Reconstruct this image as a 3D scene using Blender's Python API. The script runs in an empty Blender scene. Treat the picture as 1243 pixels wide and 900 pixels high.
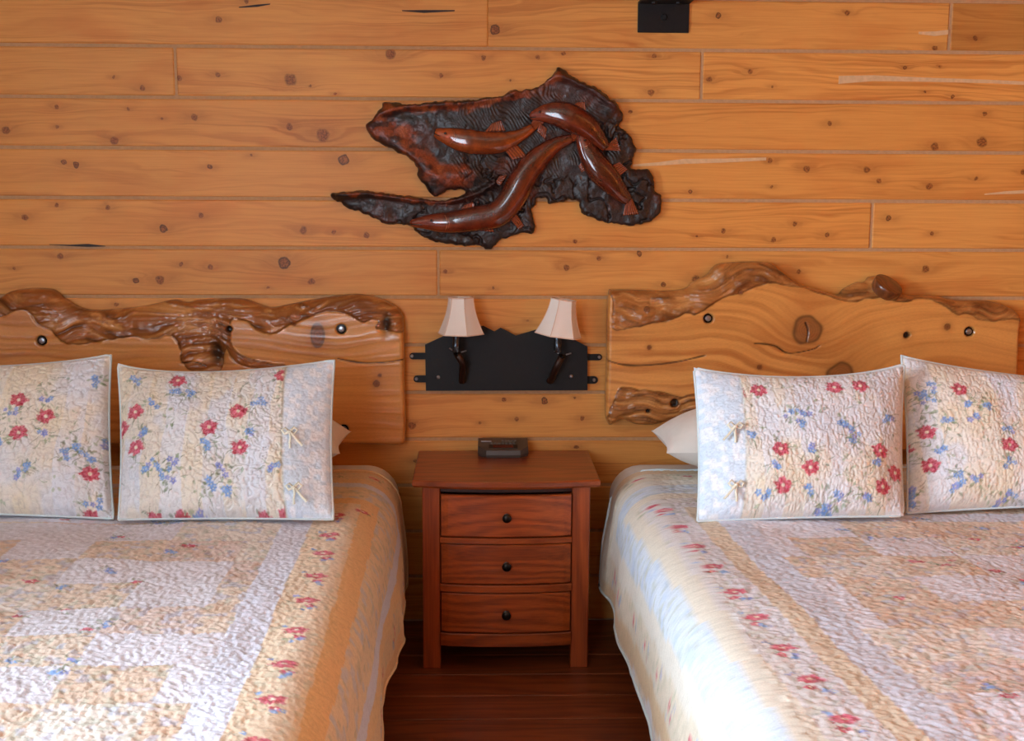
import bpy, math, random
import numpy as np
from mathutils import Vector, Matrix, Quaternion
from math import radians as R, pi, sin, cos

random.seed(7)
SC = bpy.context.scene
COL = SC.collection

# ---------------------------------------------------------------- camera
IW, IH, F = 1243, 900, 1450.0
CAM_O = np.array([0.0, -4.35, 1.64])
PITCH, YAW, ROLL = math.atan(225 / F), R(1.72), 0.0049
_fw = np.array([sin(YAW) * cos(PITCH), cos(YAW) * cos(PITCH), -sin(PITCH)])
_r = np.array([cos(YAW), -sin(YAW), 0.0])
_u = np.cross(_r, _fw)
_r, _u = _r * cos(ROLL) + _u * sin(ROLL), -_r * sin(ROLL) + _u * cos(ROLL)


def ray(x, y):
    return _fw + _r * (x - IW / 2) / F - _u * (y - IH / 2) / F


def onY(x, y, Y=0.0):
    d = ray(x, y)
    return CAM_O + d * (Y - CAM_O[1]) / d[1]


def onZ(x, y, Z):
    d = ray(x, y)
    return CAM_O + d * (Z - CAM_O[2]) / d[2]


def onplane(x, y, O, n):
    d = ray(x, y)
    O = np.array(O); n = np.array(n)
    return CAM_O + d * (n @ (O - CAM_O)) / (n @ d)


cd = bpy.data.cameras.new('camera')
cd.sensor_fit = 'HORIZONTAL'
cd.sensor_width = 36.0
cd.lens = 36.0 * F / IW
cd.clip_start = 0.05
camo = bpy.data.objects.new('camera', cd)
COL.objects.link(camo)
m = Matrix.Identity(4)
for i in range(3):
    m[i][0], m[i][1], m[i][2], m[i][3] = _r[i], _u[i], -_fw[i], CAM_O[i]
camo.matrix_world = m
SC.camera = camo

# ---------------------------------------------------------------- world, light, exposure
ROOM_X0, ROOM_X1, ROOM_Y0, ROOM_H = -2.45, 3.0, -5.3, 2.65
WIN_Y0, WIN_Y1, WIN_Z0, WIN_Z1 = -4.7, -2.1, 0.85, 2.40
FWX0, FWX1 = -2.1, -0.6      # second window, in the wall behind the viewer

world = bpy.data.worlds.new('sky')
SC.world = world
world.use_nodes = True
wn = world.node_tree
bg = wn.nodes['Background']
bg.inputs[0].default_value = (0.62, 0.78, 1.0, 1)
bg.inputs[1].default_value = 1.0

al = bpy.data.lights.new('window_daylight', 'AREA')
al.shape = 'RECTANGLE'
al.size = WIN_Y1 - WIN_Y0
al.size_y = WIN_Z1 - WIN_Z0
al.energy = 290
al.color = (0.72, 0.86, 1.0)
alo = bpy.data.objects.new('window_daylight', al)
COL.objects.link(alo)
alo.location = (ROOM_X0 - 0.28, (WIN_Y0 + WIN_Y1) / 2, (WIN_Z0 + WIN_Z1) / 2)
alo.rotation_euler = (0, R(-90), 0)
alo.rotation_euler = Matrix(((0, 0, -1), (1, 0, 0), (0, -1, 0))).to_euler()

al2 = bpy.data.lights.new('front_window_daylight', 'AREA')
al2.shape = 'RECTANGLE'
al2.size = FWX1 - FWX0
al2.size_y = WIN_Z1 - WIN_Z0
al2.energy = 60
al2.color = (0.72, 0.86, 1.0)
al2o = bpy.data.objects.new('front_window_daylight', al2)
COL.objects.link(al2o)
al2o.location = ((FWX0 + FWX1) / 2, ROOM_Y0 - 0.28, (WIN_Z0 + WIN_Z1) / 2)
al2o.rotation_euler = Matrix(((1, 0, 0), (0, 0, -1), (0, 1, 0))).to_euler()

LAMP_POS = (2.55, -3.9, 0.0)
LAMP_POWER = 110

vs = SC.view_settings
vs.view_transform = 'Standard'
vs.look = 'None'
vs.gamma = 1.0
vs.use_curve_mapping = False
vs.exposure = 0.36


# ---------------------------------------------------------------- helpers
def lin(r, g, b):
    def f(c):
        c /= 255.0
        return c / 12.92 if c <= 0.04045 else ((c + 0.055) / 1.055) ** 2.4
    return (f(r), f(g), f(b))


def tag(o, label=None, cat=None, group=None, kind=None):
    if label: o['label'] = label
    if cat: o['category'] = cat
    if group: o['group'] = group
    if kind: o['kind'] = kind
    return o


def empty(name, loc, label=None, cat=None, group=None, rz=0.0):
    o = bpy.data.objects.new(name, None)
    COL.objects.link(o)
    o.location = loc
    o.rotation_euler.z = rz
    o.empty_display_size = 0.05
    return tag(o, label, cat, group)


def mesh(name, verts, faces, mat, parent=None, smooth=False, cols=None, loc=None):
    """verts in world space (or local if loc given); linked as ONE object."""
    me = bpy.data.meshes.new(name)
    me.from_pydata([tuple(v) for v in verts] if not isinstance(verts, np.ndarray) else verts.tolist(), [], faces)
    me.validate()
    me.update()
    if smooth:
        me.polygons.foreach_set('use_smooth', [True] * len(me.polygons))
    if cols is not None:
        a = me.color_attributes.new('Col', 'FLOAT_COLOR', 'POINT')
        c4 = np.ones((len(me.vertices), 4), dtype=np.float32)
        c4[:, :3] = cols
        a.data.foreach_set('color', c4.ravel())
    if mat: me.materials.append(mat)
    o = bpy.data.objects.new(name, me)
    COL.objects.link(o)
    if loc is not None: o.location = loc
    if parent is not None:
        o.parent = parent
        if loc is None:
            # verts are world space: undo the parent's placement
            chain = Matrix.Identity(4)
            p = parent
            while p is not None:
                chain = p.matrix_basis @ p.matrix_parent_inverse @ chain if False else (p.matrix_parent_inverse @ p.matrix_basis) @ chain
                p = p.parent
            o.matrix_parent_inverse = chain.inverted()
    return o


class MB:
    def __init__(s):
        s.v = []; s.f = []

    def add(s, v, f):
        n = len(s.v)
        s.v += [tuple(p) for p in v]
        s.f += [tuple(i + n for i in q) for q in f]
        return s

    def box(s, x0, x1, y0, y1, z0, z1, b=0.0):
        if b <= 0:
            v = [(x, y, z) for x in (x0, x1) for y in (y0, y1) for z in (z0, z1)]
            f = [(0, 1, 3, 2), (4, 6, 7, 5), (0, 4, 5, 1), (2, 3, 7, 6), (0, 2, 6, 4), (1, 5, 7, 3)]
            return s.add(v, f)
        b = min(b, (x1 - x0) * .45, (y1 - y0) * .45, (z1 - z0) * .45)
        c = ((x0 + x1) / 2, (y0 + y1) / 2, (z0 + z1) / 2)
        h = ((x1 - x0) / 2, (y1 - y0) / 2, (z1 - z0) / 2)
        v = []; idx = {}
        for sx in (-1, 1):
            for sy in (-1, 1):
                for sz in (-1, 1):
                    for k in range(3):
                        p = [c[0] + sx * h[0], c[1] + sy * h[1], c[2] + sz * h[2]]
                        for j, sg in enumerate((sx, sy, sz)):
                            if j != k: p[j] -= sg * b
                        idx[(sx, sy, sz, k)] = len(v); v.append(p)
        f = []
        for k in range(3):
            a, bb = [(1, 2), (2, 0), (0, 1)][k]
            for sg in (-1, 1):
                q = []
                for (sa, sb) in ((-1, -1), (1, -1), (1, 1), (-1, 1)):
                    t = [0, 0, 0]; t[k] = sg; t[a] = sa; t[bb] = sb
                    q.append(idx[(t[0], t[1], t[2], k)])
                f.append(q if sg > 0 else q[::-1])
        for k in range(3):
            a, bb = [(1, 2), (2, 0), (0, 1)][k]
            for sa in (-1, 1):
                for sb in (-1, 1):
                    q = []
                    for (sk, ax) in ((-1, a), (1, a), (1, bb), (-1, bb)):
                        t = [0, 0, 0]; t[k] = sk; t[a] = sa; t[bb] = sb
                        q.append(idx[(t[0], t[1], t[2], ax)])
                    f.append(q if sa * sb < 0 else q[::-1])
        for sx in (-1, 1):
            for sy in (-1, 1):
                for sz in (-1, 1):
                    q = [idx[(sx, sy, sz, k)] for k in range(3)]
                    f.append(q if sx * sy * sz > 0 else q[::-1])
        return s.add(v, f)

    def tube(s, pts, rad, n=10, cap=True, squash=1.0, up=None):
        pts = [Vector(p) for p in pts]
        if not hasattr(rad, '__len__'): rad = [rad] * len(pts)
        rings = []
        ref = Vector(up) if up is not None else Vector((0.13, -1, 0.21))
        v = []; f = []
        for i, p in enumerate(pts):
            t = (pts[min(i + 1, len(pts) - 1)] - pts[max(i - 1, 0)]).normalized()
            a = (ref - t * ref.dot(t))
            if a.length < 1e-4: a = Vector((1, 0, 0)) - t * t.x
            a.normalize()
            b = t.cross(a)
            rings.append(len(v))
            for k in range(n):
                th = 2 * pi * k / n
                v.append(p + (a * cos(th) * squash + b * sin(th)) * rad[i])
        for i in range(len(pts) - 1):
            for k in range(n):
                k2 = (k + 1) % n
                f.append((rings[i] + k, rings[i] + k2, rings[i + 1] + k2, rings[i + 1] + k))
        if cap:
            f.append(tuple(range(n))[::-1])
            f.append(tuple(rings[-1] + k for k in range(n)))
        return s.add(v, f)

    def lathe(s, prof, origin, axis=(0, 0, 1), n=20):
        """prof: list of (radius, height along axis)"""
        q = Vector((0, 0, 1)).rotation_difference(Vector(axis).normalized())
        O = Vector(origin)
        v = []; f = []
        for (r, h) in prof:
            for k in range(n):
                th = 2 * pi * k / n
                v.append(O + q @ Vector((r * cos(th), r * sin(th), h)))
        for i in range(len(prof) - 1):
            for k in range(n):
                k2 = (k + 1) % n
                f.append((i * n + k, i * n + k2, (i + 1) * n + k2, (i + 1) * n + k))
        f.append(tuple(range(n))[::-1])
        f.append(tuple((len(prof) - 1) * n + k for k in range(n)))
        return s.add(v, f)

    def prism(s, poly, y0, y1):
        """poly list of (x,z); extruded from y0 (front) to y1"""
        n = len(poly)
        v = [(x, y0, z) for x, z in poly] + [(x, y1, z) for x, z in poly]
        f = [tuple(range(n)), tuple(range(2 * n - 1, n - 1, -1))]
        for i in range(n):
            j = (i + 1) % n
            f.append((i, i + n, j + n, j))
        return s.add(v, f)

    def build(s, name, mat, parent=None, smooth=False, loc=None):
        return mesh(name, s.v, s.f, mat, parent, smooth, loc=loc)


def smooth_by_angle(o, ang=35):
    me = o.data
    me.polygons.foreach_set('use_smooth', [True] * len(me.polygons))
    try:
        me.set_sharp_from_angle(angle=R(ang))
    except Exception:
        pass
    return o


# numpy noise -----------------------------------------------------------
def _hash(ix, iy, seed):
    h = (ix.astype(np.int64) * 374761393 + iy.astype(np.int64) * 668265263 + seed * 974634777) & 0xFFFFFFFF
    h = ((h ^ (h >> 13)) * 1274126177) & 0xFFFFFFFF
    h = h ^ (h >> 16)
    return (h & 0xFFFF) / 32767.5 - 1.0


def vnoise(x, y, seed=0):
    x = np.asarray(x, float); y = np.asarray(y, float)
    ix = np.floor(x); iy = np.floor(y)
    fx = x - ix; fy = y - iy
    fx = fx * fx * fx * (fx * (fx * 6 - 15) + 10); fy = fy * fy * fy * (fy * (fy * 6 - 15) + 10)
    a = _hash(ix, iy, seed); b = _hash(ix + 1, iy, seed)
    c = _hash(ix, iy + 1, seed); d = _hash(ix + 1, iy + 1, seed)
    return (a + (b - a) * fx) * (1 - fy) + (c + (d - c) * fx) * fy


def fbm(x, y, seed=0, oct=4, gain=.5):
    x = np.asarray(x, float); y = np.asarray(y, float) + 0 * x
    t = 0; a = 1.0; s = 0
    for i in range(oct):
        t = t + a * vnoise(x * 2 ** i, y * 2 ** i, seed + 17 * i); s += a; a *= gain
    return t / s


def sstep(a, b, x):
    t = np.clip((x - a) / (b - a), 0, 1)
    return t * t * (3 - 2 * t)


def mixc(c, col, m):
    m = np.asarray(m)[..., None]
    return c * (1 - m) + np.asarray(col) * m


# ---------------------------------------------------------------- materials
def newmat(name):
    m = bpy.data.materials.new(name)
    m.use_nodes = True
    nt = m.node_tree
    b = nt.nodes['Principled BSDF']
    return m, nt, b


def N(nt, typ, **kw):
    n = nt.nodes.new(typ)
    for k, v in kw.items():
        setattr(n, k, v)
    return n


def link(nt, a, b):
    nt.links.new(a, b)


def math_n(nt, op, a, b=None, c=None, clamp=False):
    n = nt.nodes.new('ShaderNodeMath'); n.operation = op; n.use_clamp = clamp
    for i, v in enumerate((a, b, c)):
        if v is None: continue
        if isinstance(v, (int, float)): n.inputs[i].default_value = v
        else: nt.links.new(v, n.inputs[i])
    return n.outputs[0]


def mix_n(nt, fac, a, b, blend='MIX'):
    n = nt.nodes.new('ShaderNodeMix'); n.data_type = 'RGBA'; n.blend_type = blend
    for s, v in ((n.inputs[0], fac), (n.inputs[6], a), (n.inputs[7], b)):
        if isinstance(v, (int, float)): s.default_value = v
        elif isinstance(v, tuple): s.default_value = (*v[:3], 1)
        else: nt.links.new(v, s)
    return n.outputs[2]


def sstep_n(nt, x, a, b):
    n = nt.nodes.new('ShaderNodeMapRange'); n.interpolation_type = 'SMOOTHSTEP'
    nt.links.new(x, n.inputs[0])
    n.inputs[1].default_value = a; n.inputs[2].default_value = b
    return n.outputs[0]


def plain(name, rgb, rough=.5, metal=0.0, bump=0.0, bscale=80, var=0.0, spec=.5, coat=0.0):
    m, nt, b = newmat(name)
    b.inputs['Base Color'].default_value = (*rgb, 1)
    b.inputs['Roughness'].default_value = rough
    b.inputs['Metallic'].default_value = metal
    b.inputs['Specular IOR Level'].default_value = spec
    b.inputs['Coat Weight'].default_value = coat
    tc = N(nt, 'ShaderNodeTexCoord')
    nz = N(nt, 'ShaderNodeTexNoise'); nz.inputs['Scale'].default_value = bscale
    nz.inputs['Detail'].default_value = 4
    link(nt, tc.outputs['Object'], nz.inputs['Vector'])
    if var > 0:
        mr = N(nt, 'ShaderNodeMapRange')
        link(nt, nz.outputs['Fac'], mr.inputs[0])
        mr.inputs[1].default_value = .25; mr.inputs[2].default_value = .75
        mr.inputs[3].default_value = 1 - var; mr.inputs[4].default_value = 1 + var
        vm = N(nt, 'ShaderNodeVectorMath', operation='SCALE')
        vm.inputs[0].default_value = rgb
        link(nt, mr.outputs[0], vm.inputs['Scale'])
        link(nt, vm.outputs[0], b.inputs['Base Color'])
    if bump > 0:
        bp = N(nt, 'ShaderNodeBump'); bp.inputs['Strength'].default_value = bump
        bp.inputs['Distance'].default_value = .002
        link(nt, nz.outputs['Fac'], bp.inputs['Height'])
        link(nt, bp.outputs[0], b.inputs['Normal'])
    return m


def vcol(name, rough=.6, spec=.4, bump=.2, bscale=300, stretch=(1, 1, 1), var=.12, coat=0.0, coat_rough=.1, sheen=0.0, dist=.001):
    m, nt, b = newmat(name)
    at = N(nt, 'ShaderNodeAttribute', attribute_name='Col')
    tc = N(nt, 'ShaderNodeTexCoord')
    mp = N(nt, 'ShaderNodeMapping'); mp.inputs['Scale'].default_value = stretch
    link(nt, tc.outputs['Object'], mp.inputs['Vector'])
    nz = N(nt, 'ShaderNodeTexNoise'); nz.inputs['Scale'].default_value = bscale
    nz.inputs['Detail'].default_value = 3
    link(nt, mp.outputs[0], nz.inputs['Vector'])
    mr = N(nt, 'ShaderNodeMapRange')
    link(nt, nz.outputs['Fac'], mr.inputs[0])
    mr.inputs[1].default_value = .3; mr.inputs[2].default_value = .7
    mr.inputs[3].default_value = 1 - var; mr.inputs[4].default_value = 1 + var * .6
    vm = N(nt, 'ShaderNodeVectorMath', operation='SCALE')
    link(nt, at.outputs['Color'], vm.inputs[0]); link(nt, mr.outputs[0], vm.inputs['Scale'])
    link(nt, vm.outputs[0], b.inputs['Base Color'])
    b.inputs['Roughness'].default_value = rough
    b.inputs['Specular IOR Level'].default_value = spec
    b.inputs['Coat Weight'].default_value = coat
    b.inputs['Coat Roughness'].default_value = coat_rough
    b.inputs['Sheen Weight'].default_value = sheen
    if bump > 0:
        bp = N(nt, 'ShaderNodeBump'); bp.inputs['Strength'].default_value = bump
        bp.inputs['Distance'].default_value = dist
        link(nt, nz.outputs['Fac'], bp.inputs['Height'])
        link(nt, bp.outputs[0], b.inputs['Normal'])
    return m


def wood(name, light, dark, axis='x', rings=60, rough=.4, coat=.2, warp=.03, fine=.35, obj_seed=False):
    """plain sawn wood, grain along an axis of the object"""
    m, nt, b = newmat(name)
    tc = N(nt, 'ShaderNodeTexCoord')
    vec = tc.outputs['Object']
    oi = N(nt, 'ShaderNodeObjectInfo')
    off = math_n(nt, 'MULTIPLY', oi.outputs['Random'], 37.0)
    cmb = N(nt, 'ShaderNodeCombineXYZ')
    for i in range(3): link(nt, off, cmb.inputs[i])
    add = N(nt, 'ShaderNodeVectorMath', operation='ADD')
    link(nt, vec, add.inputs[0]); link(nt, cmb.outputs[0], add.inputs[1])
    st = {'x': (.7, 5, 5), 'y': (5, .7, 5), 'z': (5, 5, .7)}[axis]
    mp = N(nt, 'ShaderNodeMapping'); mp.inputs['Scale'].default_value = st
    link(nt, add.outputs[0], mp.inputs['Vector'])
    n1 = N(nt, 'ShaderNodeTexNoise'); n1.inputs['Scale'].default_value = 1.6; n1.inputs['Detail'].default_value = 3
    link(nt, mp.outputs[0], n1.inputs['Vector'])
    sep = N(nt, 'ShaderNodeSeparateXYZ'); link(nt, vec, sep.inputs[0])
    cross = {'x': ('Y', 'Z'), 'y': ('X', 'Z'), 'z': ('X', 'Y')}[axis]
    z = math_n(nt, 'ADD', sep.outputs[cross[1]], math_n(nt, 'MULTIPLY', sep.outputs[cross[0]], .6))
    g = math_n(nt, 'ADD', z, math_n(nt, 'MULTIPLY', n1.outputs['Fac'], warp * 8))
    s = math_n(nt, 'SINE', math_n(nt, 'MULTIPLY', g, rings * 2 * pi * .5))
    s = math_n(nt, 'MULTIPLY_ADD', s, .5, .5)
    mp2 = N(nt, 'ShaderNodeMapping'); mp2.inputs['Scale'].default_value = tuple((8 if v < 1 else 300) for v in st)
    link(nt, add.outputs[0], mp2.inputs['Vector'])
    n2 = N(nt, 'ShaderNodeTexNoise'); n2.inputs['Scale'].default_value = 1.0; n2.inputs['Detail'].default_value = 2
    link(nt, mp2.outputs[0], n2.inputs['Vector'])
    fac = math_n(nt, 'ADD', math_n(nt, 'MULTIPLY', s, .55), math_n(nt, 'MULTIPLY', sstep_n(nt, n2.outputs['Fac'], .3, .75), fine), clamp=True)
    colr = mix_n(nt, fac, light, dark)
    tone = math_n(nt, 'MULTIPLY_ADD', oi.outputs['Random'], .22, .89)
    vm = N(nt, 'ShaderNodeVectorMath', operation='SCALE')
    link(nt, colr, vm.inputs[0]); link(nt, tone, vm.inputs['Scale'])
    link(nt, vm.outputs[0], b.inputs['Base Color'])
    b.inputs['Roughness'].default_value = rough
    b.inputs['Coat Weight'].default_value = coat
    b.inputs['Coat Roughness'].default_value = .18
    bp = N(nt, 'ShaderNodeBump'); bp.inputs['Strength'].default_value = .12; bp.inputs['Distance'].default_value = .001
    link(nt, fac, bp.inputs['Height']); link(nt, bp.outputs[0], b.inputs['Normal'])
    return m


NKNOT = 14


def knot_group():
    g = bpy.data.node_groups.new('knot', 'ShaderNodeTree')
    itf = g.interface
    for nm, t in (('P', 'NodeSocketVector'), ('K', 'NodeSocketVector'), ('G', 'NodeSocketFloat'), ('Core', 'NodeSocketFloat'), ('Ring', 'NodeSocketFloat'), ('Halo', 'NodeSocketFloat')):
        itf.new_socket(nm, in_out='INPUT', socket_type=t)
    for nm in ('G', 'Core', 'Ring', 'Halo'):
        itf.new_socket(nm, in_out='OUTPUT', socket_type='NodeSocketFloat')
    i = g.nodes.new('NodeGroupInput'); o = g.nodes.new('NodeGroupOutput')
    sp = g.nodes.new('ShaderNodeSeparateXYZ'); g.links.new(i.outputs['P'], sp.inputs[0])
    sk = g.nodes.new('ShaderNodeSeparateXYZ'); g.links.new(i.outputs['K'], sk.inputs[0])
    r = math_n(g, 'MAXIMUM', math_n(g, 'ABSOLUTE', sk.outputs[2]), 1e-5)
    dx = math_n(g, 'SUBTRACT', sp.outputs[0], sk.outputs[0])
    dz = math_n(g, 'SUBTRACT', sp.outputs[2], sk.outputs[1])
    dx = math_n(g, 'DIVIDE', dx, r); dz = math_n(g, 'DIVIDE', dz, r)
    q2 = math_n(g, 'ADD', math_n(g, 'MULTIPLY', dx, dx), math_n(g, 'MULTIPLY', dz, dz))
    q = math_n(g, 'SQRT', q2)
    lx = math_n(g, 'MULTIPLY', dx, .38)
    l2 = math_n(g, 'ADD', math_n(g, 'MULTIPLY', lx, lx), math_n(g, 'MULTIPLY', dz, dz))
    w = math_n(g, 'DIVIDE', 1.0, math_n(g, 'MULTIPLY_ADD', l2, .30, 1.0))
    w = math_n(g, 'MULTIPLY', w, w)
    gg = math_n(g, 'MULTIPLY_ADD', math_n(g, 'MULTIPLY', w, r), 2.2, i.outputs['G'])
    g.links.new(gg, o.inputs['G'])
    core = sstep_n(g, q, 1.1, .72)
    g.links.new(math_n(g, 'MAXIMUM', core, i.outputs['Core']), o.inputs['Core'])
    # loose black ring where K.z is negative
    neg = math_n(g, 'LESS_THAN', sk.outputs[2], 0.0)
    rg = math_n(g, 'SUBTRACT', 1.0, math_n(g, 'MULTIPLY', math_n(g, 'ABSOLUTE', math_n(g, 'SUBTRACT', q, .95)), 4.0), clamp=True)
    rg = math_n(g, 'MULTIPLY', rg, math_n(g, 'MULTIPLY_ADD', neg, .75, .25))
    g.links.new(math_n(g, 'MAXIMUM', rg, i.outputs['Ring']), o.inputs['Ring'])
    h = math_n(g, 'DIVIDE', 1.0, math_n(g, 'MULTIPLY_ADD', math_n(g, 'MULTIPLY', l2, l2), .12, 1.0))
    h = math_n(g, 'MULTIPLY', h, math_n(g, 'LESS_THAN', 2e-5, r))
    g.links.new(math_n(g, 'MAXIMUM', h, i.outputs['Halo']), o.inputs['Halo'])
    return g


def board_mat():
    m, nt, b = newmat('knotty_pine')
    kg = knot_group()
    tc = N(nt, 'ShaderNodeTexCoord')
    P = tc.outputs['Object']
    sd = N(nt, 'ShaderNodeAttribute', attribute_type='OBJECT', attribute_name='seed')
    tn = N(nt, 'ShaderNodeAttribute', attribute_type='OBJECT', attribute_name='tone')
    add = N(nt, 'ShaderNodeVectorMath', operation='ADD')
    link(nt, P, add.inputs[0]); link(nt, sd.outputs['Vector'], add.inputs[1])
    mp = N(nt, 'ShaderNodeMapping'); mp.inputs['Scale'].default_value = (1.0, 1, 7.0)
    link(nt, add.outputs[0], mp.inputs['Vector'])
    n1 = N(nt, 'ShaderNodeTexNoise'); n1.inputs['Scale'].default_value = 1.3; n1.inputs['Detail'].default_value = 3
    link(nt, mp.outputs[0], n1.inputs['Vector'])
    sep = N(nt, 'ShaderNodeSeparateXYZ'); link(nt, P, sep.inputs[0])
    G = math_n(nt, 'MULTIPLY_ADD', n1.outputs['Fac'], .16, sep.outputs[2])
    core = ring = halo = 0.0
    zero = N(nt, 'ShaderNodeValue'); zero.outputs[0].default_value = 0
    core = ring = halo = zero.outputs[0]
    # knots wobble a little
    wn_ = N(nt, 'ShaderNodeTexNoise'); wn_.inputs['Scale'].default_value = 45; wn_.inputs['Detail'].default_value = 2
    link(nt, add.outputs[0], wn_.inputs['Vector'])
    wv = N(nt, 'ShaderNodeVectorMath', operation='MULTIPLY_ADD')
    link(nt, wn_.outputs['Color'], wv.inputs[0]); wv.inputs[1].default_value = (.016, 0, .014)
    off = N(nt, 'ShaderNodeVectorMath', operation='SUBTRACT'); link(nt, P, off.inputs[0]); off.inputs[1].default_value = (.008, 0, .007)
    link(nt, off.outputs[0], wv.inputs[2])
    for k in range(NKNOT):
        at = N(nt, 'ShaderNodeAttribute', attribute_type='OBJECT', attribute_name='k%d' % k)
        gn = N(nt, 'ShaderNodeGroup'); gn.node_tree = kg
        link(nt, wv.outputs[0], gn.inputs['P']); link(nt, at.outputs['Vector'], gn.inputs['K'])
        link(nt, G, gn.inputs['G']); link(nt, core, gn.inputs['Core']); link(nt, ring, gn.inputs['Ring']); link(nt, halo, gn.inputs['Halo'])
        G, core, ring, halo = gn.outputs['G'], gn.outputs['Core'], gn.outputs['Ring'], gn.outputs['Halo']
    sep2 = N(nt, 'ShaderNodeSeparateXYZ'); link(nt, add.outputs[0], sep2.inputs[0])
    gv = N(nt, 'ShaderNodeCombineXYZ')
    link(nt, math_n(nt, 'MULTIPLY', sep2.outputs[0], .9), gv.inputs[0]); link(nt, math_n(nt, 'MULTIPLY', G, 85.0), gv.inputs[1]); link(nt, sep2.outputs[1], gv.inputs[2])
    gn_ = N(nt, 'ShaderNodeTexNoise'); gn_.inputs['Scale'].default_value = 1.0; gn_.inputs['Detail'].default_value = 2
    link(nt, gv.outputs[0], gn_.inputs['Vector'])
    s = sstep_n(nt, gn_.outputs['Fac'], .42, .70)
    # grain contrast comes and goes
    mp3 = N(nt, 'ShaderNodeMapping'); mp3.inputs['Scale'].default_value = (1.6, 1, 9)
    link(nt, add.outputs[0], mp3.inputs['Vector'])
    n3 = N(nt, 'ShaderNodeTexNoise'); n3.inputs['Scale'].default_value = 1.0; n3.inputs['Detail'].default_value = 2
    link(nt, mp3.outputs[0], n3.inputs['Vector'])
    con = sstep_n(nt, n3.outputs['Fac'], .35, .72)
    mp2 = N(nt, 'ShaderNodeMapping'); mp2.inputs['Scale'].default_value = (6, 6, 320)
    link(nt, add.outputs[0], mp2.inputs['Vector'])
    n2 = N(nt, 'ShaderNodeTexNoise'); n2.inputs['Scale'].default_value = 1; n2.inputs['Detail'].default_value = 2
    link(nt, mp2.outputs[0], n2.inputs['Vector'])
    fac = math_n(nt, 'ADD', math_n(nt, 'MULTIPLY', s, math_n(nt, 'MULTIPLY_ADD', con, .42, .16)),
                 math_n(nt, 'MULTIPLY', sstep_n(nt, n2.outputs['Fac'], .3, .8), .22), clamp=True)
    c = mix_n(nt, fac, lin(233, 163, 82), lin(180, 99, 38))
    # broad honey / reddish drift along the board
    mp4 = N(nt, 'ShaderNodeMapping'); mp4.inputs['Scale'].default_value = (2.2, 1, 6)
    link(nt, add.outputs[0], mp4.inputs['Vector'])
    n4 = N(nt, 'ShaderNodeTexNoise'); n4.inputs['Scale'].default_value = 1.0; n4.inputs['Detail'].default_value = 4
    link(nt, mp4.outputs[0], n4.inputs['Vector'])
    c = mix_n(nt, math_n(nt, 'MULTIPLY', sstep_n(nt, n4.outputs['Fac'], .48, .78), .45), c, lin(204, 114, 48))
    c = mix_n(nt, math_n(nt, 'MULTIPLY', halo, .30), c, lin(150, 80, 36))
    kn = N(nt, 'ShaderNodeTexNoise'); kn.inputs['Scale'].default_value = 160
    link(nt, P, kn.inputs['Vector'])
    kc = mix_n(nt, sstep_n(nt, kn.outputs['Fac'], .35, .65), lin(100, 50, 20), lin(172, 100, 46))
    c = mix_n(nt, math_n(nt, 'MULTIPLY', core, .88), c, kc)
    c = mix_n(nt, math_n(nt, 'MULTIPLY', ring, .9), c, lin(28, 14, 10))
    vm = N(nt, 'ShaderNodeVectorMath', operation='MULTIPLY')
    link(nt, c, vm.inputs[0]); link(nt, tn.outputs['Vector'], vm.inputs[1])
    link(nt, vm.outputs[0], b.inputs['Base Color'])
    b.inputs['Roughness'].default_value = .52
    b.inputs['Specular IOR Level'].default_value = .35
    b.inputs['Coat Weight'].default_value = .05
    b.inputs['Coat Roughness'].default_value = .25
    bp = N(nt, 'ShaderNodeBump'); bp.inputs['Strength'].default_value = .15; bp.inputs['Distance'].default_value = .001
    link(nt, math_n(nt, 'ADD', fac, core), bp.inputs['Height']); link(nt, bp.outputs[0], b.inputs['Normal'])
    return m


M = {}
M['pine'] = board_mat()
M['caulk'] = plain('caulk', lin(192, 150, 108), .8, bump=.3, var=.1)
M['filler'] = plain('wood_filler', lin(222, 182, 136), .7, bump=.2, var=.12, bscale=60)
M['split'] = plain('split_wood', lin(44, 22, 14), .6, var=.3)
M['floor'] = wood('floor_wood', lin(150, 74, 36), lin(96, 42, 20), 'x', rings=45, rough=.38, coat=.15)
M['room_wood'] = wood('room_wood', lin(188, 122, 66), lin(150, 90, 44), 'x', rings=30, rough=.6, coat=0)
M['room_wood_y'] = wood('room_wood_side', lin(188, 122, 66), lin(150, 90, 44), 'y', rings=30, rough=.6, coat=0)
M['ns_x'] = wood('cherry_wood', lin(172, 80, 30), lin(108, 44, 16), 'x', rings=55, rough=.32, coat=.35)
M['ns_z'] = wood('cherry_wood_upright', lin(168, 76, 30), lin(116, 47, 18), 'z', rings=45, rough=.32, coat=.35)
M['ns_dark'] = plain('cabinet_inside', lin(60, 26, 15), .6, var=.2)
M['black'] = plain('black_painted_steel', lin(15, 16, 19), .55, .0, bump=.25, bscale=140, var=.2, spec=.35)
M['blackgloss'] = plain('black_gloss', lin(20, 18, 18), .18, .6, bscale=50)
M['socket'] = plain('gunmetal', lin(74, 78, 84), .2, .9, bscale=50, var=.05)
M['bronze'] = plain('dark_bronze', lin(52, 34, 26), .35, .6, bump=.1, bscale=90, var=.2)
M['steel'] = plain('zinc_steel', lin(170, 172, 176), .3, .9, bscale=200, var=.1)
M['knob'] = plain('antique_bronze', lin(46, 40, 36), .28, .85, bscale=200, var=.25)
M['plastic'] = plain('charcoal_plastic', lin(78, 68, 62), .35, 0, bump=.05, bscale=400, var=.08)
M['plastic_dark'] = plain('black_plastic', lin(30, 26, 26), .4, 0, bscale=200, var=.1)
M['button'] = plain('grey_buttons', lin(96, 88, 80), .5, 0, bscale=200, var=.1)
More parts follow.
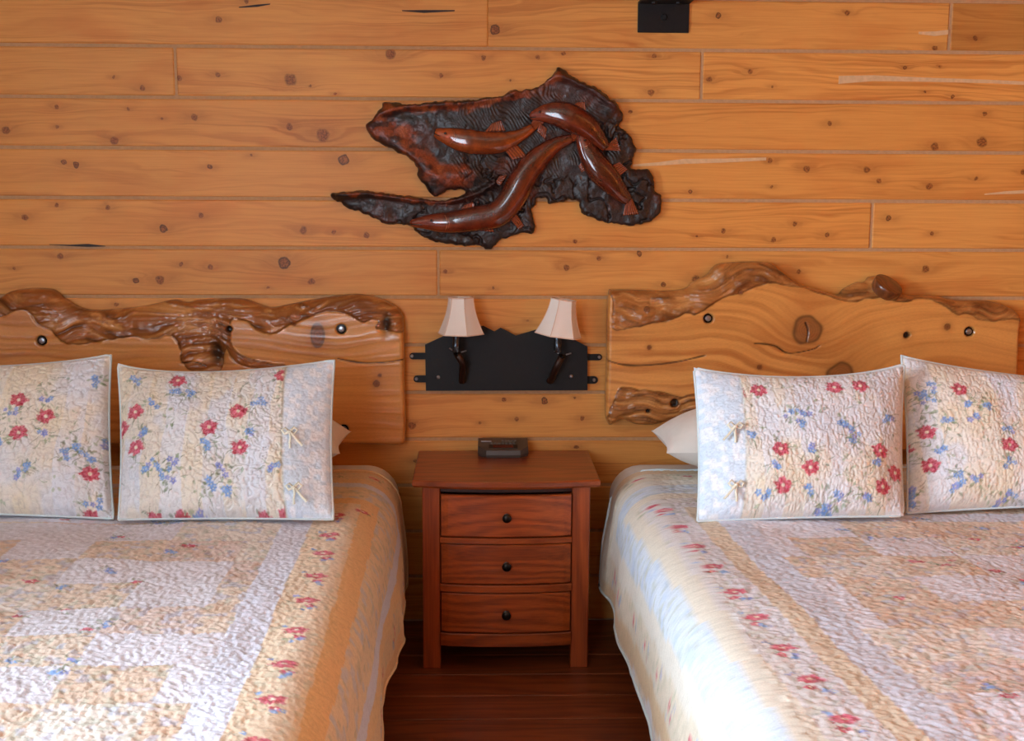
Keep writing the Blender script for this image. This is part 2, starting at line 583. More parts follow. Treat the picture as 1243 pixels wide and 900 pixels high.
M['display'] = plain('dark_red_display', lin(88, 34, 30), .15, 0, bscale=20, var=.1)
M['sheet'] = plain('white_cotton', lin(236, 228, 218), .85, bump=.35, bscale=35, var=.03)
M['hole'] = plain('dark_hole', lin(24, 14, 9), .8, var=.2)
M['headboard'] = vcol('slab_wood', rough=.30, spec=.45, bump=.10, bscale=60, stretch=(1.5, 5, 14), var=.10, coat=.35, coat_rough=.12)
M['carving'] = vcol('burnt_burl', rough=.45, spec=.5, bump=.6, bscale=190, var=.35, coat=.3, coat_rough=.25, dist=.003)
M['fish'] = vcol('polished_redwood', rough=.16, spec=.6, bump=.02, bscale=90, stretch=(1, 1, 1), var=.25, coat=.9, coat_rough=.06)
M['sham'] = vcol('quilted_cotton', rough=.9, spec=.15, bump=.35, bscale=260, var=.07, sheen=.15)
M['quilt'] = vcol('quilted_bedspread', rough=.9, spec=.15, bump=.4, bscale=230, var=.08, sheen=.15)
M['piping'] = plain('pale_blue_piping', lin(206, 218, 220), .9, bump=.2, bscale=300, var=.05)
M['ribbon'] = plain('cream_ribbon', lin(226, 220, 200), .8, bump=.2, bscale=300, var=.12)
M['white_paint'] = plain('white_paint', lin(225, 222, 214), .5, bscale=40, var=.03)
M['ceiling'] = wood('whitewashed_wood', lin(214, 196, 168), lin(190, 166, 132), 'x', rings=30, rough=.7, coat=0)
M['metal_lamp'] = plain('brushed_bronze', lin(90, 70, 50), .35, .8, bscale=120, var=.1)


def shade_mat(name, col, trans=.35):
    m, nt, b = newmat(name)
    out = nt.nodes['Material Output']
    tr = N(nt, 'ShaderNodeBsdfTranslucent'); tr.inputs[0].default_value = (*col, 1)
    mx = N(nt, 'ShaderNodeMixShader'); mx.inputs[0].default_value = trans
    tc = N(nt, 'ShaderNodeTexCoord')
    nz = N(nt, 'ShaderNodeTexNoise'); nz.inputs['Scale'].default_value = 350
    link(nt, tc.outputs['Object'], nz.inputs['Vector'])
    c = mix_n(nt, nz.outputs['Fac'], tuple(v * .93 for v in col), col)
    link(nt, c, b.inputs['Base Color'])
    b.inputs['Roughness'].default_value = .8
    b.inputs['Specular IOR Level'].default_value = .2
    link(nt, b.outputs[0], mx.inputs[1]); link(nt, tr.outputs[0], mx.inputs[2])
    link(nt, mx.outputs[0], out.inputs[0])
    return m


M['shade'] = shade_mat('pale_shade_cloth', lin(252, 240, 228), .08)
M['shade_trim'] = plain('shade_trim', lin(236, 206, 182), .8, bscale=300, var=.05)
mg, nt, b = newmat('window_glass')
_tr = N(nt, 'ShaderNodeBsdfTransparent'); _gl = N(nt, 'ShaderNodeBsdfGlossy'); _gl.inputs['Roughness'].default_value = .02
_fr = N(nt, 'ShaderNodeFresnel'); _mx = N(nt, 'ShaderNodeMixShader')
link(nt, _fr.outputs[0], _mx.inputs[0]); link(nt, _tr.outputs[0], _mx.inputs[1]); link(nt, _gl.outputs[0], _mx.inputs[2])
link(nt, _mx.outputs[0], nt.nodes['Material Output'].inputs[0])
M['glass'] = mg
me_, nt, b = newmat('warm_bulb')
b.inputs['Emission Color'].default_value = (1.0, .55, .22, 1); b.inputs['Emission Strength'].default_value = 20
M['bulb'] = me_

# ================================================================ the setting
PITCHZ = .1765
ZT = 2.118

wall = MB().box(ROOM_X0 - .1, ROOM_X1 + .1, .004, .14, 0, ROOM_H).build('wall_back', M['caulk'])
tag(wall, 'knotty pine plank wall with tan caulked joints behind both beds', kind='structure')

KN = [  # knots read off the photograph: x, y, radius in pixels (negative: loose black ring)
    (265, 24, 5), (299, 1, 4), (173, 107, 4), (138, 93, 2), (264, 91, 4), (353, 97, 9), (218, 95, 4), (376, 104, 2), (407, 114, 2),
    (7, 158, 6), (69, 130, 3), (69, 154, 2), (117, 145, 1.5), (197, 144, 2), (236, 142, 5), (156, 132, 2), (351, 154, 5), (392, 164, 10), (139, 171, 6),
    (77, 197, -3.5), (92, 200, -4.5), (254, 203, -3), (305, 189, 2), (417, 194, -7.5),
    (601, 36, -7), (474, 66, 8), (587, 70, 4), (653, 69, 4), (684, 65, 3), (536, 91, 3), (619, 97, 1.5), (794, 68, 3), (790, 112, 5),
    (872, 19, -4), (1028, 16, 4), (1135, 58, 4), (1184, 47, 4), (910, 87, 4), (1099, 82, -2.5), (1140, 81, 1.5), (937, 105, 2), (1156, 117, -2.5), (1123, 111, 2), (861, 97, 4),
    (765, 136, 3), (1007, 150, 4), (1049, 134, 2), (956, 142, 2), (1195, 138, 3), (1192, 173, 8), (1135, 178, 6), (901, 163, 2), (836, 152, 1.5),
    (935, 195, 4), (1052, 206, 5), (1067, 220, 4), (1128, 227, 5), (838, 233, -2.5), (937, 227, 2), (843, 218, 2), (1185, 217, 3), (979, 205, 5), (1242, 209, 4),
    (878, 281, 4), (939, 291, 4), (1004, 285, 4), (965, 272, 4), (846, 287, 2), (1079, 265, -4), (1131, 284, 2.5),
    (69, 249, 3), (30, 264, 5), (131, 252, 4), (152, 276, 2), (244, 262, 3), (198, 278, -6), (368, 280, 6), (405, 282, 3), (445, 286, 4.5),
    (345, 319, -9), (165, 341, -4), (194, 340, 7), (220, 321, 3), (255, 324, 4), (325, 350, 2), (378, 342, 5), (73, 311, 5), (17, 326, 2), (141, 370, 3),
    (698, 293, 4), (727, 314, 4), (776, 308, -4), (688, 325, 5), (599, 350, 2), (805, 345, -3.5), (845, 339, 6), (883, 312, 2), (1123, 327, 6), (540, 330, 3), (970, 330, 3),
    (612, 485, 3), (661, 487, -5), (627, 509, 4), (698, 483, 2), (707, 508, 4), (583, 514, 2), (500, 517, 6), (700, 543, 4), (560, 380, 2.5), (640, 390, 2), (505, 560, 3), (760, 500, 3),
]
KW = []
for (x, y, r) in KN:
    p = onY(x, y, 0)
    KW.append((p[0], p[2], r * (.74 if abs(r) > 3 else .85) / 325.0))


def joint_x(px, k):
    return onY(px, 90, 0)[0] if k is None else px


ROWJ = {  # row index (from the joint at ZT downward; negative above) -> vertical joints in metres
    -1: [onY(592, 30)[0], onY(1153, 40)[0]],
    0: [onY(213, 90)[0], onY(852, 90)[0]],
    3: [onY(1058, 275)[0]],
    4: [onY(532, 330)[0]],
    7: [-1.3], 8: [.9], 9: [-.6], 10: [1.2], 11: [-.05], -2: [-.9], -3: [.7],
}
TIGHT = {(-1, 0)}
rnd = random.Random(3)
GAP = .0115
for k in range(-3, 12):
    z1 = ZT - PITCHZ * k; z0 = z1 - PITCHZ
    xs = [ROOM_X0] + ROWJ.get(k, []) + [ROOM_X1]
    for j in range(len(xs) - 1):
        ga = 0 if (k, j - 1) in TIGHT else GAP
        gb = 0 if (k, j) in TIGHT else GAP
        a, b_ = xs[j] + ga / 2 * .8, xs[j + 1] - gb / 2 * .8
        cx, cz = (a + b_) / 2, (z0 + z1) / 2
        zz0, zz1 = z0 + GAP / 2, z1 - GAP / 2
        yf = rnd.uniform(-.001, .0015)
        o = MB().box(a - cx, b_ - cx, yf, .03, zz0 - cz, zz1 - cz, .0035).build('board', M['pine'], wall, loc=(cx, 0, cz))
        o['seed'] = [rnd.uniform(-20, 20) for _ in range(3)]
        t = rnd.uniform(.93, 1.06); w_ = rnd.uniform(-.05, .05)
        if k == -1 and j == 2: t, w_ = .72, -.06
        o['tone'] = [t, t * (1 + w_ * .6), t * (1 + w_ * 1.5)]
        i = 0
        for (kx, kz, kr) in sorted(KW, key=lambda q: -abs(q[2])):
            if a < kx < b_ and zz0 < kz < zz1 and i < NKNOT:
                o['k%d' % i] = [kx - cx, kz - cz, kr]; i += 1
        for i2 in range(i, NKNOT):
            o['k%d' % i2] = [50.0, 50.0, 1e-5]
        if zz1 < 1.25:  # boards mostly behind the beds: a few random knots
            for i2 in range(i, min(i + 5, NKNOT)):
                kx = rnd.choice([rnd.uniform(-1.9, -.35), rnd.uniform(.55, 1.9)])
                o['k%d' % i2] = [kx - cx, rnd.uniform(-.06, .06), rnd.uniform(.004, .015)]


# caulk filled cracks and splits, part of the boards
def strip(name, pts, w, mat, y=-.0022):
    """thin proud strip along a pixel polyline on the wall"""
    P = [onY(x, yy, 0) for x, yy in pts]
    top = []; bot = []
    n = len(P)
    for i, p in enumerate(P):
        ww = w[i] if hasattr(w, '__len__') else w
        top.append((p[0], p[2] + ww / 2)); bot.append((p[0], p[2] - ww / 2))
    poly = bot + top[::-1]
    return MB().prism(poly, y, .002).build(name, mat, wall)


strip('filler_strip', [(1018, 97), (1060, 95), (1130, 97), (1200, 99), (1243, 101), (1290, 102)], [.028, .020, .014, .012, .012, .012], M['filler'])
strip('filler_strip', [(768, 201), (800, 199), (830, 196), (880, 195), (930, 193)], [.008, .012, .018, .014, .010], M['filler'])
strip('filler_strip', [(1115, 40), (1135, 41), (1151, 39)], [.008, .016, .016], M['filler'])
strip('filler_strip', [(1195, 236), (1220, 234), (1243, 233), (1300, 231)], [.004, .010, .012, .010], M['filler'])
strip('split', [(488, 13), (515, 14), (552, 13)], [.003, .010, .004], M['split'])
strip('split', [(60, 297), (85, 298), (107, 298), (128, 299)], [.002, .005, .011, .002], M['split'])
strip('split', [(290, 9), (312, 7), (328, 5)], [.003, .008, .003], M['split'])

# floor, planks parallel to the wall
flo = MB().box(ROOM_X0 - .1, ROOM_X1 + .1, ROOM_Y0 - .1, .14, -.12, -.018).build('floor', M['split'])
tag(flo, 'dark red-brown plank floor seen between the two beds', kind='structure')
y = .005
i = 0
while y > ROOM_Y0:
    w_ = .171
    xs = [ROOM_X0, (-1.4 if i % 2 else 1.3), ROOM_X1]
    for j in range(2):
        a, b_ = xs[j], xs[j + 1]
        MB().box(a - (a + b_) / 2 + .001, b_ - (a + b_) / 2 - .001, -w_ / 2 + .003, w_ / 2 - .003, -.02, 0, .0015).build(
            'plank', M['floor'], flo, loc=((a + b_) / 2, y - w_ / 2, 0))
    y -= w_; i += 1

cei = MB().box(ROOM_X0 - .1, ROOM_X1 + .1, ROOM_Y0 - .1, .14, ROOM_H, ROOM_H + .1).build('ceiling', M['ceiling'])
tag(cei, 'pale whitewashed ceiling of the bedroom', kind='structure')
wr = MB().box(ROOM_X1, ROOM_X1 + .1, ROOM_Y0, 0, 0, ROOM_H).build('wall_right', M['room_wood_y'])
tag(wr, 'plain pine side wall past the right bed', kind='structure')
wf = MB().box(ROOM_X0, FWX0, ROOM_Y0 - .16, ROOM_Y0, 0, ROOM_H).box(FWX1, ROOM_X1, ROOM_Y0 - .16, ROOM_Y0, 0, ROOM_H)
wf.box(FWX0, FWX1, ROOM_Y0 - .16, ROOM_Y0, 0, WIN_Z0).box(FWX0, FWX1, ROOM_Y0 - .16, ROOM_Y0, WIN_Z1, ROOM_H)
wf = wf.build('wall_front', M['room_wood'])
tag(wf, 'plain pine wall behind the viewer', kind='structure')
wl = MB()
X0 = ROOM_X0
wl.box(X0 - .16, X0, ROOM_Y0, WIN_Y0, 0, ROOM_H).box(X0 - .16, X0, WIN_Y1, 0, 0, ROOM_H)
wl.box(X0 - .16, X0, WIN_Y0, WIN_Y1, 0, WIN_Z0).box(X0 - .16, X0, WIN_Y0, WIN_Y1, WIN_Z1, ROOM_H)
wl = wl.build('wall_left', M['room_wood_y'])
tag(wl, 'pine side wall with the bedroom window, past the left bed', kind='structure')
wi = empty('window_1', (X0 - .08, (WIN_Y0 + WIN_Y1) / 2, WIN_Z0))
tag(wi, 'wide white framed window in the left wall', kind='structure')
fr = MB()
t = .05
fr.box(X0 - .12, X0 - .04, WIN_Y0, WIN_Y0 + t, WIN_Z0, WIN_Z1).box(X0 - .12, X0 - .04, WIN_Y1 - t, WIN_Y1, WIN_Z0, WIN_Z1)
fr.box(X0 - .12, X0 - .04, WIN_Y0 + t, WIN_Y1 - t, WIN_Z0, WIN_Z0 + t).box(X0 - .12, X0 - .04, WIN_Y0 + t, WIN_Y1 - t, WIN_Z1 - t, WIN_Z1)
fr.build('window_frame', M['white_paint'], wi)
ym = (WIN_Y0 + WIN_Y1) / 2
MB().box(X0 - .11, X0 - .05, ym - .025, ym + .025, WIN_Z0 + t, WIN_Z1 - t).build('mullion', M['white_paint'], wi)
for (a, b_) in ((WIN_Y0 + t, ym - .025), (ym + .025, WIN_Y1 - t)):
    MB().box(X0 - .083, X0 - .077, a, b_, WIN_Z0 + t, WIN_Z1 - t).build('pane', M['glass'], wi)

w2 = empty('window_2', ((FWX0 + FWX1) / 2, ROOM_Y0 - .08, WIN_Z0))
tag(w2, 'white framed window in the wall behind the viewer', kind='structure')
fr = MB()
ya, yb = ROOM_Y0 - .12, ROOM_Y0 - .04
fr.box(FWX0, FWX0 + t, ya, yb, WIN_Z0, WIN_Z1).box(FWX1 - t, FWX1, ya, yb, WIN_Z0, WIN_Z1)
fr.box(FWX0 + t, FWX1 - t, ya, yb, WIN_Z0, WIN_Z0 + t).box(FWX0 + t, FWX1 - t, ya, yb, WIN_Z1 - t, WIN_Z1)
fr.build('window_frame', M['white_paint'], w2)
MB().box(FWX0 + t, FWX1 - t, ROOM_Y0 - .083, ROOM_Y0 - .077, WIN_Z0 + t, WIN_Z1 - t).build('pane', M['glass'], w2)

# ceiling beam carried by the black bracket
bc = onY(806, 24, 0)
BEAM_X = bc[0]
BEAM_Z = onY(806, 6, -.006)[2]
tr1 = MB().box(BEAM_X - .09, BEAM_X + .09, ROOM_Y0, -.004, BEAM_Z + .012, BEAM_Z + .24, .006).build('trim_1', M['room_wood_y'])
tag(tr1, 'pine ceiling beam resting on the black bracket', kind='structure')

br = empty('beam_bracket', (BEAM_X, 0, BEAM_Z - .1), 'black steel angle bracket bolted to the wall at the top edge', 'bracket')
pa = onY(774.5, 7, -.006); pb = onY(836, 40, -.006)
MB().box(pa[0], pb[0], -.0085, -.0015, pb[2], BEAM_Z + .004, .0015).build('wall_plate', M['black'], br)
MB().box(pa[0], pb[0], -.26, -.0015, BEAM_Z + .003, BEAM_Z + .011, .0015).build('seat_plate', M['black'], br)
q = onY(806, 21, -.009)
MB().lathe([(.0125, 0), (.0125, .005), (.009, .008)], (q[0], -.0085, q[2]), (0, -1, 0), 6).build('bolt', M['black'], br)
for sx in (-1, 1):
    MB().lathe([(.011, 0), (.011, .005), (.008, .007)], (BEAM_X + sx * .043, -.05, BEAM_Z + .003), (0, 0, -1), 6).build('bolt', M['black'], br)


# ================================================================ relief slabs
def catmull(pts, step=None, closed=True):
    P = np.array(pts, float)
    n = len(P); out = []
    rng = range(n if closed else n - 1)
    for i in rng:
        p0, p1, p2, p3 = [P[(i + d) % n] if closed else P[min(max(i + d, 0), n - 1)] for d in (-1, 0, 1, 2)]
        L = np.linalg.norm(p2 - p1)
        k = max(1, int(L / step)) if step else 6
        for j in range(k):
            t = j / k
            out.append(.5 * ((2 * p1) + (-p0 + p2) * t + (2 * p0 - 5 * p1 + 4 * p2 - p3) * t * t + (-p0 + 3 * p1 - 3 * p2 + p3) * t ** 3))
    if not closed: out.append(P[-1])
    return np.array(out)


def poly_sd(px, pz, poly):
    """signed distance, inside positive; nearest boundary point"""
    n = len(px)
    best = np.full(n, 1e9); bx = np.zeros(n); bz = np.zeros(n); ins = np.zeros(n, bool)
    m_ = len(poly)
    for i in range(m_):
        ax, az = poly[i]; cx, cz = poly[(i + 1) % m_]
        dx, dz = cx - ax, cz - az
        L = dx * dx + dz * dz
        if L < 1e-14: continue
        t_ = np.clip(((px - ax) * dx + (pz - az) * dz) / L, 0, 1)
        qx = ax + t_ * dx; qz = az + t_ * dz
        d = (px - qx) ** 2 + (pz - qz) ** 2
        mk = d < best
        best[mk] = d[mk]; bx[mk] = qx[mk]; bz[mk] = qz[mk]
        c = ((az > pz) != (cz > pz))
        if abs(dz) > 1e-12:
            ins ^= c & (px < (cx - ax) * (pz - az) / dz + ax)
    d = np.sqrt(best)
    return np.where(ins, d, -d), bx, bz


def line_d(px, pz, pts):
    best = np.full(len(px), 1e9)
    for i in range(len(pts) - 1):
        ax, az = pts[i]; cx, cz = pts[i + 1]
        dx, dz = cx - ax, cz - az
        L = dx * dx + dz * dz + 1e-12
        t_ = np.clip(((px - ax) * dx + (pz - az) * dz) / L, 0, 1)
        best = np.minimum(best, (px - ax - t_ * dx) ** 2 + (pz - az - t_ * dz) ** 2)
    return np.sqrt(best)


def relief(name, poly, res, hfun, mat, parent, yback):
    """heightfield slab with a traced outline: real thickness, back and sides closed"""
    poly = np.asarray(poly)
    x0, z0 = poly.min(0) - res; x1, z1 = poly.max(0) + res
    nx = int((x1 - x0) / res) + 2; nz = int((z1 - z0) / res) + 2
    gx = x0 + np.arange(nx) * res; gz = z0 + np.arange(nz) * res
    X, Z = np.meshgrid(gx, gz)
    X = X.ravel().copy(); Z = Z.ravel().copy()
    sd, bx, bz = poly_sd(X, Z, poly)
    idx = np.arange(nx * nz).reshape(nz, nx)
    a, b2, c, d = idx[:-1, :-1].ravel(), idx[:-1, 1:].ravel(), idx[1:, 1:].ravel(), idx[1:, :-1].ravel()
    cs = (sd[a] + sd[b2] + sd[c] + sd[d]) / 4
    keep = cs > 0
    quads = np.stack([a, b2, c, d], 1)[keep]
    # boundary edges
    e = np.concatenate([quads[:, [0, 1]], quads[:, [1, 2]], quads[:, [2, 3]], quads[:, [3, 0]]])
    key = np.sort(e, 1); kk = key[:, 0].astype(np.int64) * (nx * nz) + key[:, 1]
    u, inv, cnt = np.unique(kk, return_inverse=True, return_counts=True)
    be = e[cnt[inv] == 1]
    bv = np.unique(be)
    X[bv] = bx[bv]; Z[bv] = bz[bv]
    sd[bv] = 0
    sd = np.maximum(sd, 0)
    used = np.unique(quads)
    h, colr = hfun(X[used], Z[used], sd[used])
    remap = -np.ones(nx * nz, int); remap[used] = np.arange(len(used))
    V = np.stack([X[used], yback - h, Z[used]], 1)
    nb = len(V)
    bidx = remap[bv]
    Vb = V[bidx].copy(); Vb[:, 1] = yback
    bmap = {int(v): nb + i for i, v in enumerate(bidx)}
    faces = remap[quads].tolist()
    for (p, q_) in be:
        p = int(remap[p]); q_ = int(remap[q_])
        faces.append([q_, p, bmap[p], bmap[q_]])
    V = np.concatenate([V, Vb]); C = np.concatenate([colr, colr[bidx] * .8])
    return mesh(name, V, faces, mat, parent, True, C)


def pxs(pts, Y):
    return np.array([onY(x, y, Y)[[0, 2]] for x, y in pts])


HBY = -.012   # back of headboard, small stand-off
HT = .072     # thickness


def headboard(name, label, outline, barks, knots, holes, cracks, seed, swirl, btone=(164, 98, 46)):
    Yf = HBY - HT
    out = catmull(pxs(outline, Yf), .006)
    # slight irregularity of the sawn and natural edge
    bk = [catmull(pxs(b_, Yf), .006) for b_ in barks]
    kn = [(*pxs([(x, y)], Yf)[0], r / 335.0, kind) for x, y, r, kind in knots]
    hl = [(*pxs([(x, y)], Yf)[0], r / 335.0) for x, y, r in holes]
    ck = [catmull(pxs(c, Yf), .01, False) for c in cracks]
    sw = [(*pxs([(x, y)], Yf)[0], r / 335.0, a) for x, y, r, a in swirl]

    def hf(X, Z, sd):
        rr = .013
        q = np.clip(1 - sd / rr, 0, 1)
        h = HT - rr * (1 - np.sqrt(1 - q * q))
        # grain field
        g = Z + .03 * fbm(X * 2.2, Z * 5, seed, 3)
        for (sx, sz, sr, a) in sw:
            d2 = ((X - sx) * .6) ** 2 + (Z - sz) ** 2
            g = g + a * np.exp(-d2 / (2 * sr * sr))
        g = g + .004 * fbm(X * 12, Z * 40, seed + 3, 2)
        s = sstep(-.25, .45, fbm(g * 70, X * 1.1, seed + 80, 2))
        s2 = sstep(-.3, .5, fbm(g * 190, X * 2.5, seed + 81, 2))
        con = sstep(-.3, .5, fbm(X * 3, Z * 6, seed + 9, 3))
        fac = .06 + s * (.16 + .34 * con) + s2 * .16
        C = np.empty((len(X), 3)); C[:] = lin(228, 160, 84)
        C = mixc(C, lin(170, 92, 36), np.clip(fac, 0, 1))
        C = mixc(C, lin(190, 118, 56), .5 * sstep(0, .6, fbm(X * 2.5, Z * 4, seed + 21, 3)))
        h = h + .0006 * (s - .5)
        # bark / natural edge
        bm = np.zeros(len(X)); bd = np.full(len(X), -1.0)
        wob = .007 * fbm(X * 22, Z * 22, seed + 5, 3)
        for bp in bk:
            d, _, _ = poly_sd(X, Z, bp)
            bd = np.maximum(bd, d)
        bdw = bd + wob
        bm = sstep(-.002, .003, bdw)
        qq = np.clip(sd / (sd + np.maximum(bdw, 0) + 1e-4), 0, 1)
        roll = np.sqrt(np.clip(1 - (1 - qq) ** 2, 0, 1))
        st = fbm(X * 11 + 2 * fbm(X * 4, Z * 4, seed + 40, 2), Z * 60 + 5 * fbm(X * 5, Z * 3, seed + 41, 2), seed + 6, 5, .62)
        lump = fbm(X * 11, Z * 13, seed + 8, 3)
        hb = HT * (.38 + .62 * roll) + .009 * lump + .010 * st + .004
        # small groove where bark meets the planed face
        hb = hb - .006 * np.exp(-(bdw / .006) ** 2)
        h = h * (1 - bm) + np.maximum(hb, .012) * bm
        Cb = np.empty_like(C); Cb[:] = lin(*btone)
        Cb = mixc(Cb, lin(70, 34, 14), sstep(.0, .6, st) * .75)
        Cb = mixc(Cb, lin(216, 154, 88), .75 * sstep(.05, .5, -st - .2 * lump))
        Cb = mixc(Cb, lin(110, 58, 26), .5 * sstep(.0, .5, fbm(X * 6, Z * 7, seed + 31, 3)))
        Cb = mixc(Cb, lin(52, 24, 12), .8 * np.exp(-(bdw / .0045) ** 2))
        C = mixc(C, Cb, bm) if False else C * (1 - bm[:, None]) + Cb * bm[:, None]
        for (kx, kz, kr, kind) in kn:
            d = np.hypot((X - kx), (Z - kz) * (1.0 if kind != 'tall' else .6))
            if kind == 'shaded_hollow':  # shaded recess: shadow painted into the colour over a shallow dip
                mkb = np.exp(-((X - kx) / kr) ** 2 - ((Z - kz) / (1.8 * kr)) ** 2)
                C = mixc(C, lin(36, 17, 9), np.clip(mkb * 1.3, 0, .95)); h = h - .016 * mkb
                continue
            wv = kr * (1 + .12 * vnoise(X * 30, Z * 30, seed + 50))
            ins = sstep(1.05, .8, d / wv)
            ring_ = .5 + .5 * np.sin(d * 2 * pi / .009)
            kc = mixc(np.tile(lin(138, 78, 40), (len(X), 1)), lin(84, 42, 22), ring_ * .7)
            C = mixc(C, lin(150, 86, 40), .6 * np.exp(-(d / (1.7 * kr)) ** 2) * (1 - bm))
            ka = .85 if kr < .03 else .62
            C = C * (1 - ins[:, None] * ka) + kc * ins[:, None] * ka
            if kind == 'dark':
                C = mixc(C, lin(30, 16, 10), ins)
                h = h - .02 * ins
            else:
                C = mixc(C, lin(46, 22, 12), .7 * np.exp(-((d / wv - 1) / .13) ** 2))
        for c_ in ck:
            d = line_d(X, Z, c_)
            wd = .0024 + .0012 * vnoise(X * 20, Z * 20, seed + 2)
            mk = np.exp(-(d / wd) ** 2)
            C = mixc(C, lin(28, 15, 9), np.clip(mk * 1.1, 0, 1)); h = h - .008 * mk
        for (kx, kz, kr) in hl:
            d = np.hypot(X - kx, Z - kz)
            mk = sstep(kr + .002, kr - .002, d)
            h = h - .014 * mk
            C = mixc(C, lin(38, 22, 14), mk)
        return np.maximum(h, .004), C

    x_mid = out[:, 0].mean(); z_min = out[:, 1].min()
    root = empty(name, (x_mid, HBY, z_min), label, 'headboard', 'live edge slab headboards')
    relief('slab', out, .0036, hf, M['headboard'], root, HBY)
    for (kx, kz, kr) in hl:
        w_ = MB().lathe([(kr * .93, 0), (kr * .93, .002), (kr * .45, .0022)], (kx, Yf + .0135, kz), (0, -1, 0), 20).build('washer', M['blackgloss'], root)
        b_ = MB().lathe([(kr * .62, 0), (kr * .62, .005), (kr * .5, .0075), (kr * .2, .0085)], (kx, Yf + .0112, kz), (0, -1, 0), 12).build('bolt', M['steel'], root)
        smooth_by_angle(b_)
    return root


# left slab: outline runs clockwise from the top left
L_out = [(-45, 378), (-10, 366), (12, 354), (55, 353), (72, 365), (100, 378), (150, 376), (182, 371), (205, 366), (222, 369), (240, 366), (290, 365),
         (322, 375), (345, 372), (375, 366), (410, 361), (432, 359), (455, 363), (476, 372), (486, 382), (489, 400), (490, 470), (491, 530), (484, 541),
         (440, 540), (300, 540), (100, 540), (-30, 540), (-60, 520), (-60, 420)]
L_bark1 = [(-60, 330), (500, 330), (500, 399), (462, 401), (456, 397), (459, 391), (452, 388), (441, 391), (430, 386), (416, 380), (402, 378), (388, 381), (365, 390), (340, 403), (326, 406), (312, 401), (298, 391), (284, 387), (277, 398),
           (280, 405), (278, 418), (272, 432), (266, 452), (234, 451), (221, 439), (219, 424), (208, 407), (188, 411), (150, 411), (120, 415), (92, 419), (78, 417), (58, 400), (42, 391), (34, 380), (22, 378), (0, 384), (-60, 392)]
L_bark2 = [(276, 412), (288, 426), (305, 436), (345, 443), (330, 452), (290, 442), (276, 428)]
headboard('headboard', 'honey slab headboard with dark bark top edge behind the left bed', L_out, [L_bark1, L_bark2],
          [(385, 407, 8, 'tall'), (357, 393, 2.6, 'k'), (457, 466, 3.5, 'k'), (461, 456, 2, 'k'), (278, 400, 4, 'dark'), (469, 393, 6, 'shaded_hollow'), (264, 428, 8, 'shaded_hollow')],
          [(50, 414, 6.2), (414, 400, 6.2), (417, 522, 6.2)],
          [[(410, 436), (440, 441), (470, 440), (489, 437)], [(220, 441), (236, 440), (250, 444)]], 11,
          [(385, 407, .0 + 22, .03), (420, 480, 40, .02), (100, 440, 50, -.03)])
R_out = [(740, 362), (748, 354), (775, 354), (810, 355), (835, 352), (845, 344), (862, 335), (872, 324), (890, 320), (935, 320), (950, 330), (972, 345), (1000, 354), (1022, 360), (1030, 353), (1045, 345), (1056, 344), (1062, 338), (1078, 338), (1094, 352), (1104, 360),
         (1140, 361), (1165, 366), (1205, 367), (1228, 374), (1240, 384), (1238, 410), (1235, 500), (1235, 545), (1000, 545), (845, 530), (833, 508), (800, 517), (775, 518), (757, 512), (738, 514), (738, 440)]
R_bark1 = [(736, 300), (1260, 300), (1260, 388), (1228, 389), (1204, 391), (1188, 388), (1180, 383), (1160, 383), (1145, 372), (1125, 364), (1092, 366), (1072, 361), (1055, 364), (1035, 366), (1018, 365), (1000, 359), (975, 350), (950, 347), (935, 344), (910, 352), (884, 361),
           (862, 372), (845, 382), (835, 380), (815, 389), (790, 394), (768, 398), (748, 401), (743, 392), (744, 365)]
R_bark2 = [(752, 472), (768, 471), (800, 476), (825, 481), (860, 484), (860, 540), (730, 540), (737, 508), (742, 490)]
headboard('headboard', 'honey slab headboard with long crack and swirling knot behind the right bed', R_out, [R_bark1, R_bark2],
          [(980, 401, 16, 'k'), (1020, 456, 15, 'k'), (788, 422, 2.6, 'k'), (785, 376, 3.5, 'k'), (819, 490, 5.5, 'dark'), (787, 500, 3, 'dark'), (1101, 407, 4, 'dark'), (1150, 397, 4, 'k'), (922, 446, 3, 'k'), (899, 355, 3, 'k')],
          [(860, 387, 6), (1177, 403, 6)],
          [[(738, 438), (755, 443), (780, 444), (820, 440), (856, 432)], [(916, 417), (940, 420), (957, 429), (985, 425), (995, 420)], [(978, 392), (981, 402), (979, 415)]], 23,
          [(980, 401, 26, .11), (1020, 460, 24, .08), (900, 400, 40, -.05), (1140, 400, 40, -.06), (930, 450, 20, .04)], (178, 114, 58))
# sawn branch stub on the right slab
hb_r = bpy.data.objects['headboard.001']
c0 = onY(1077, 348, -.088)
stub = MB().lathe([(.044, -.030), (.052, -.018), (.055, .0), (.056, .008), (.054, .012), (.051, .013)], c0, (.34, -.50, .80), 26)
stub = stub.build('branch_stub', None, hb_r)
sv = np.array([v.co[:] for v in stub.data.vertices])
stub.data.materials.append(wood('stub_wood', lin(126, 70, 36), lin(76, 38, 18), 'z', rings=60, rough=.3, coat=.4))
smooth_by_angle(stub, 40)

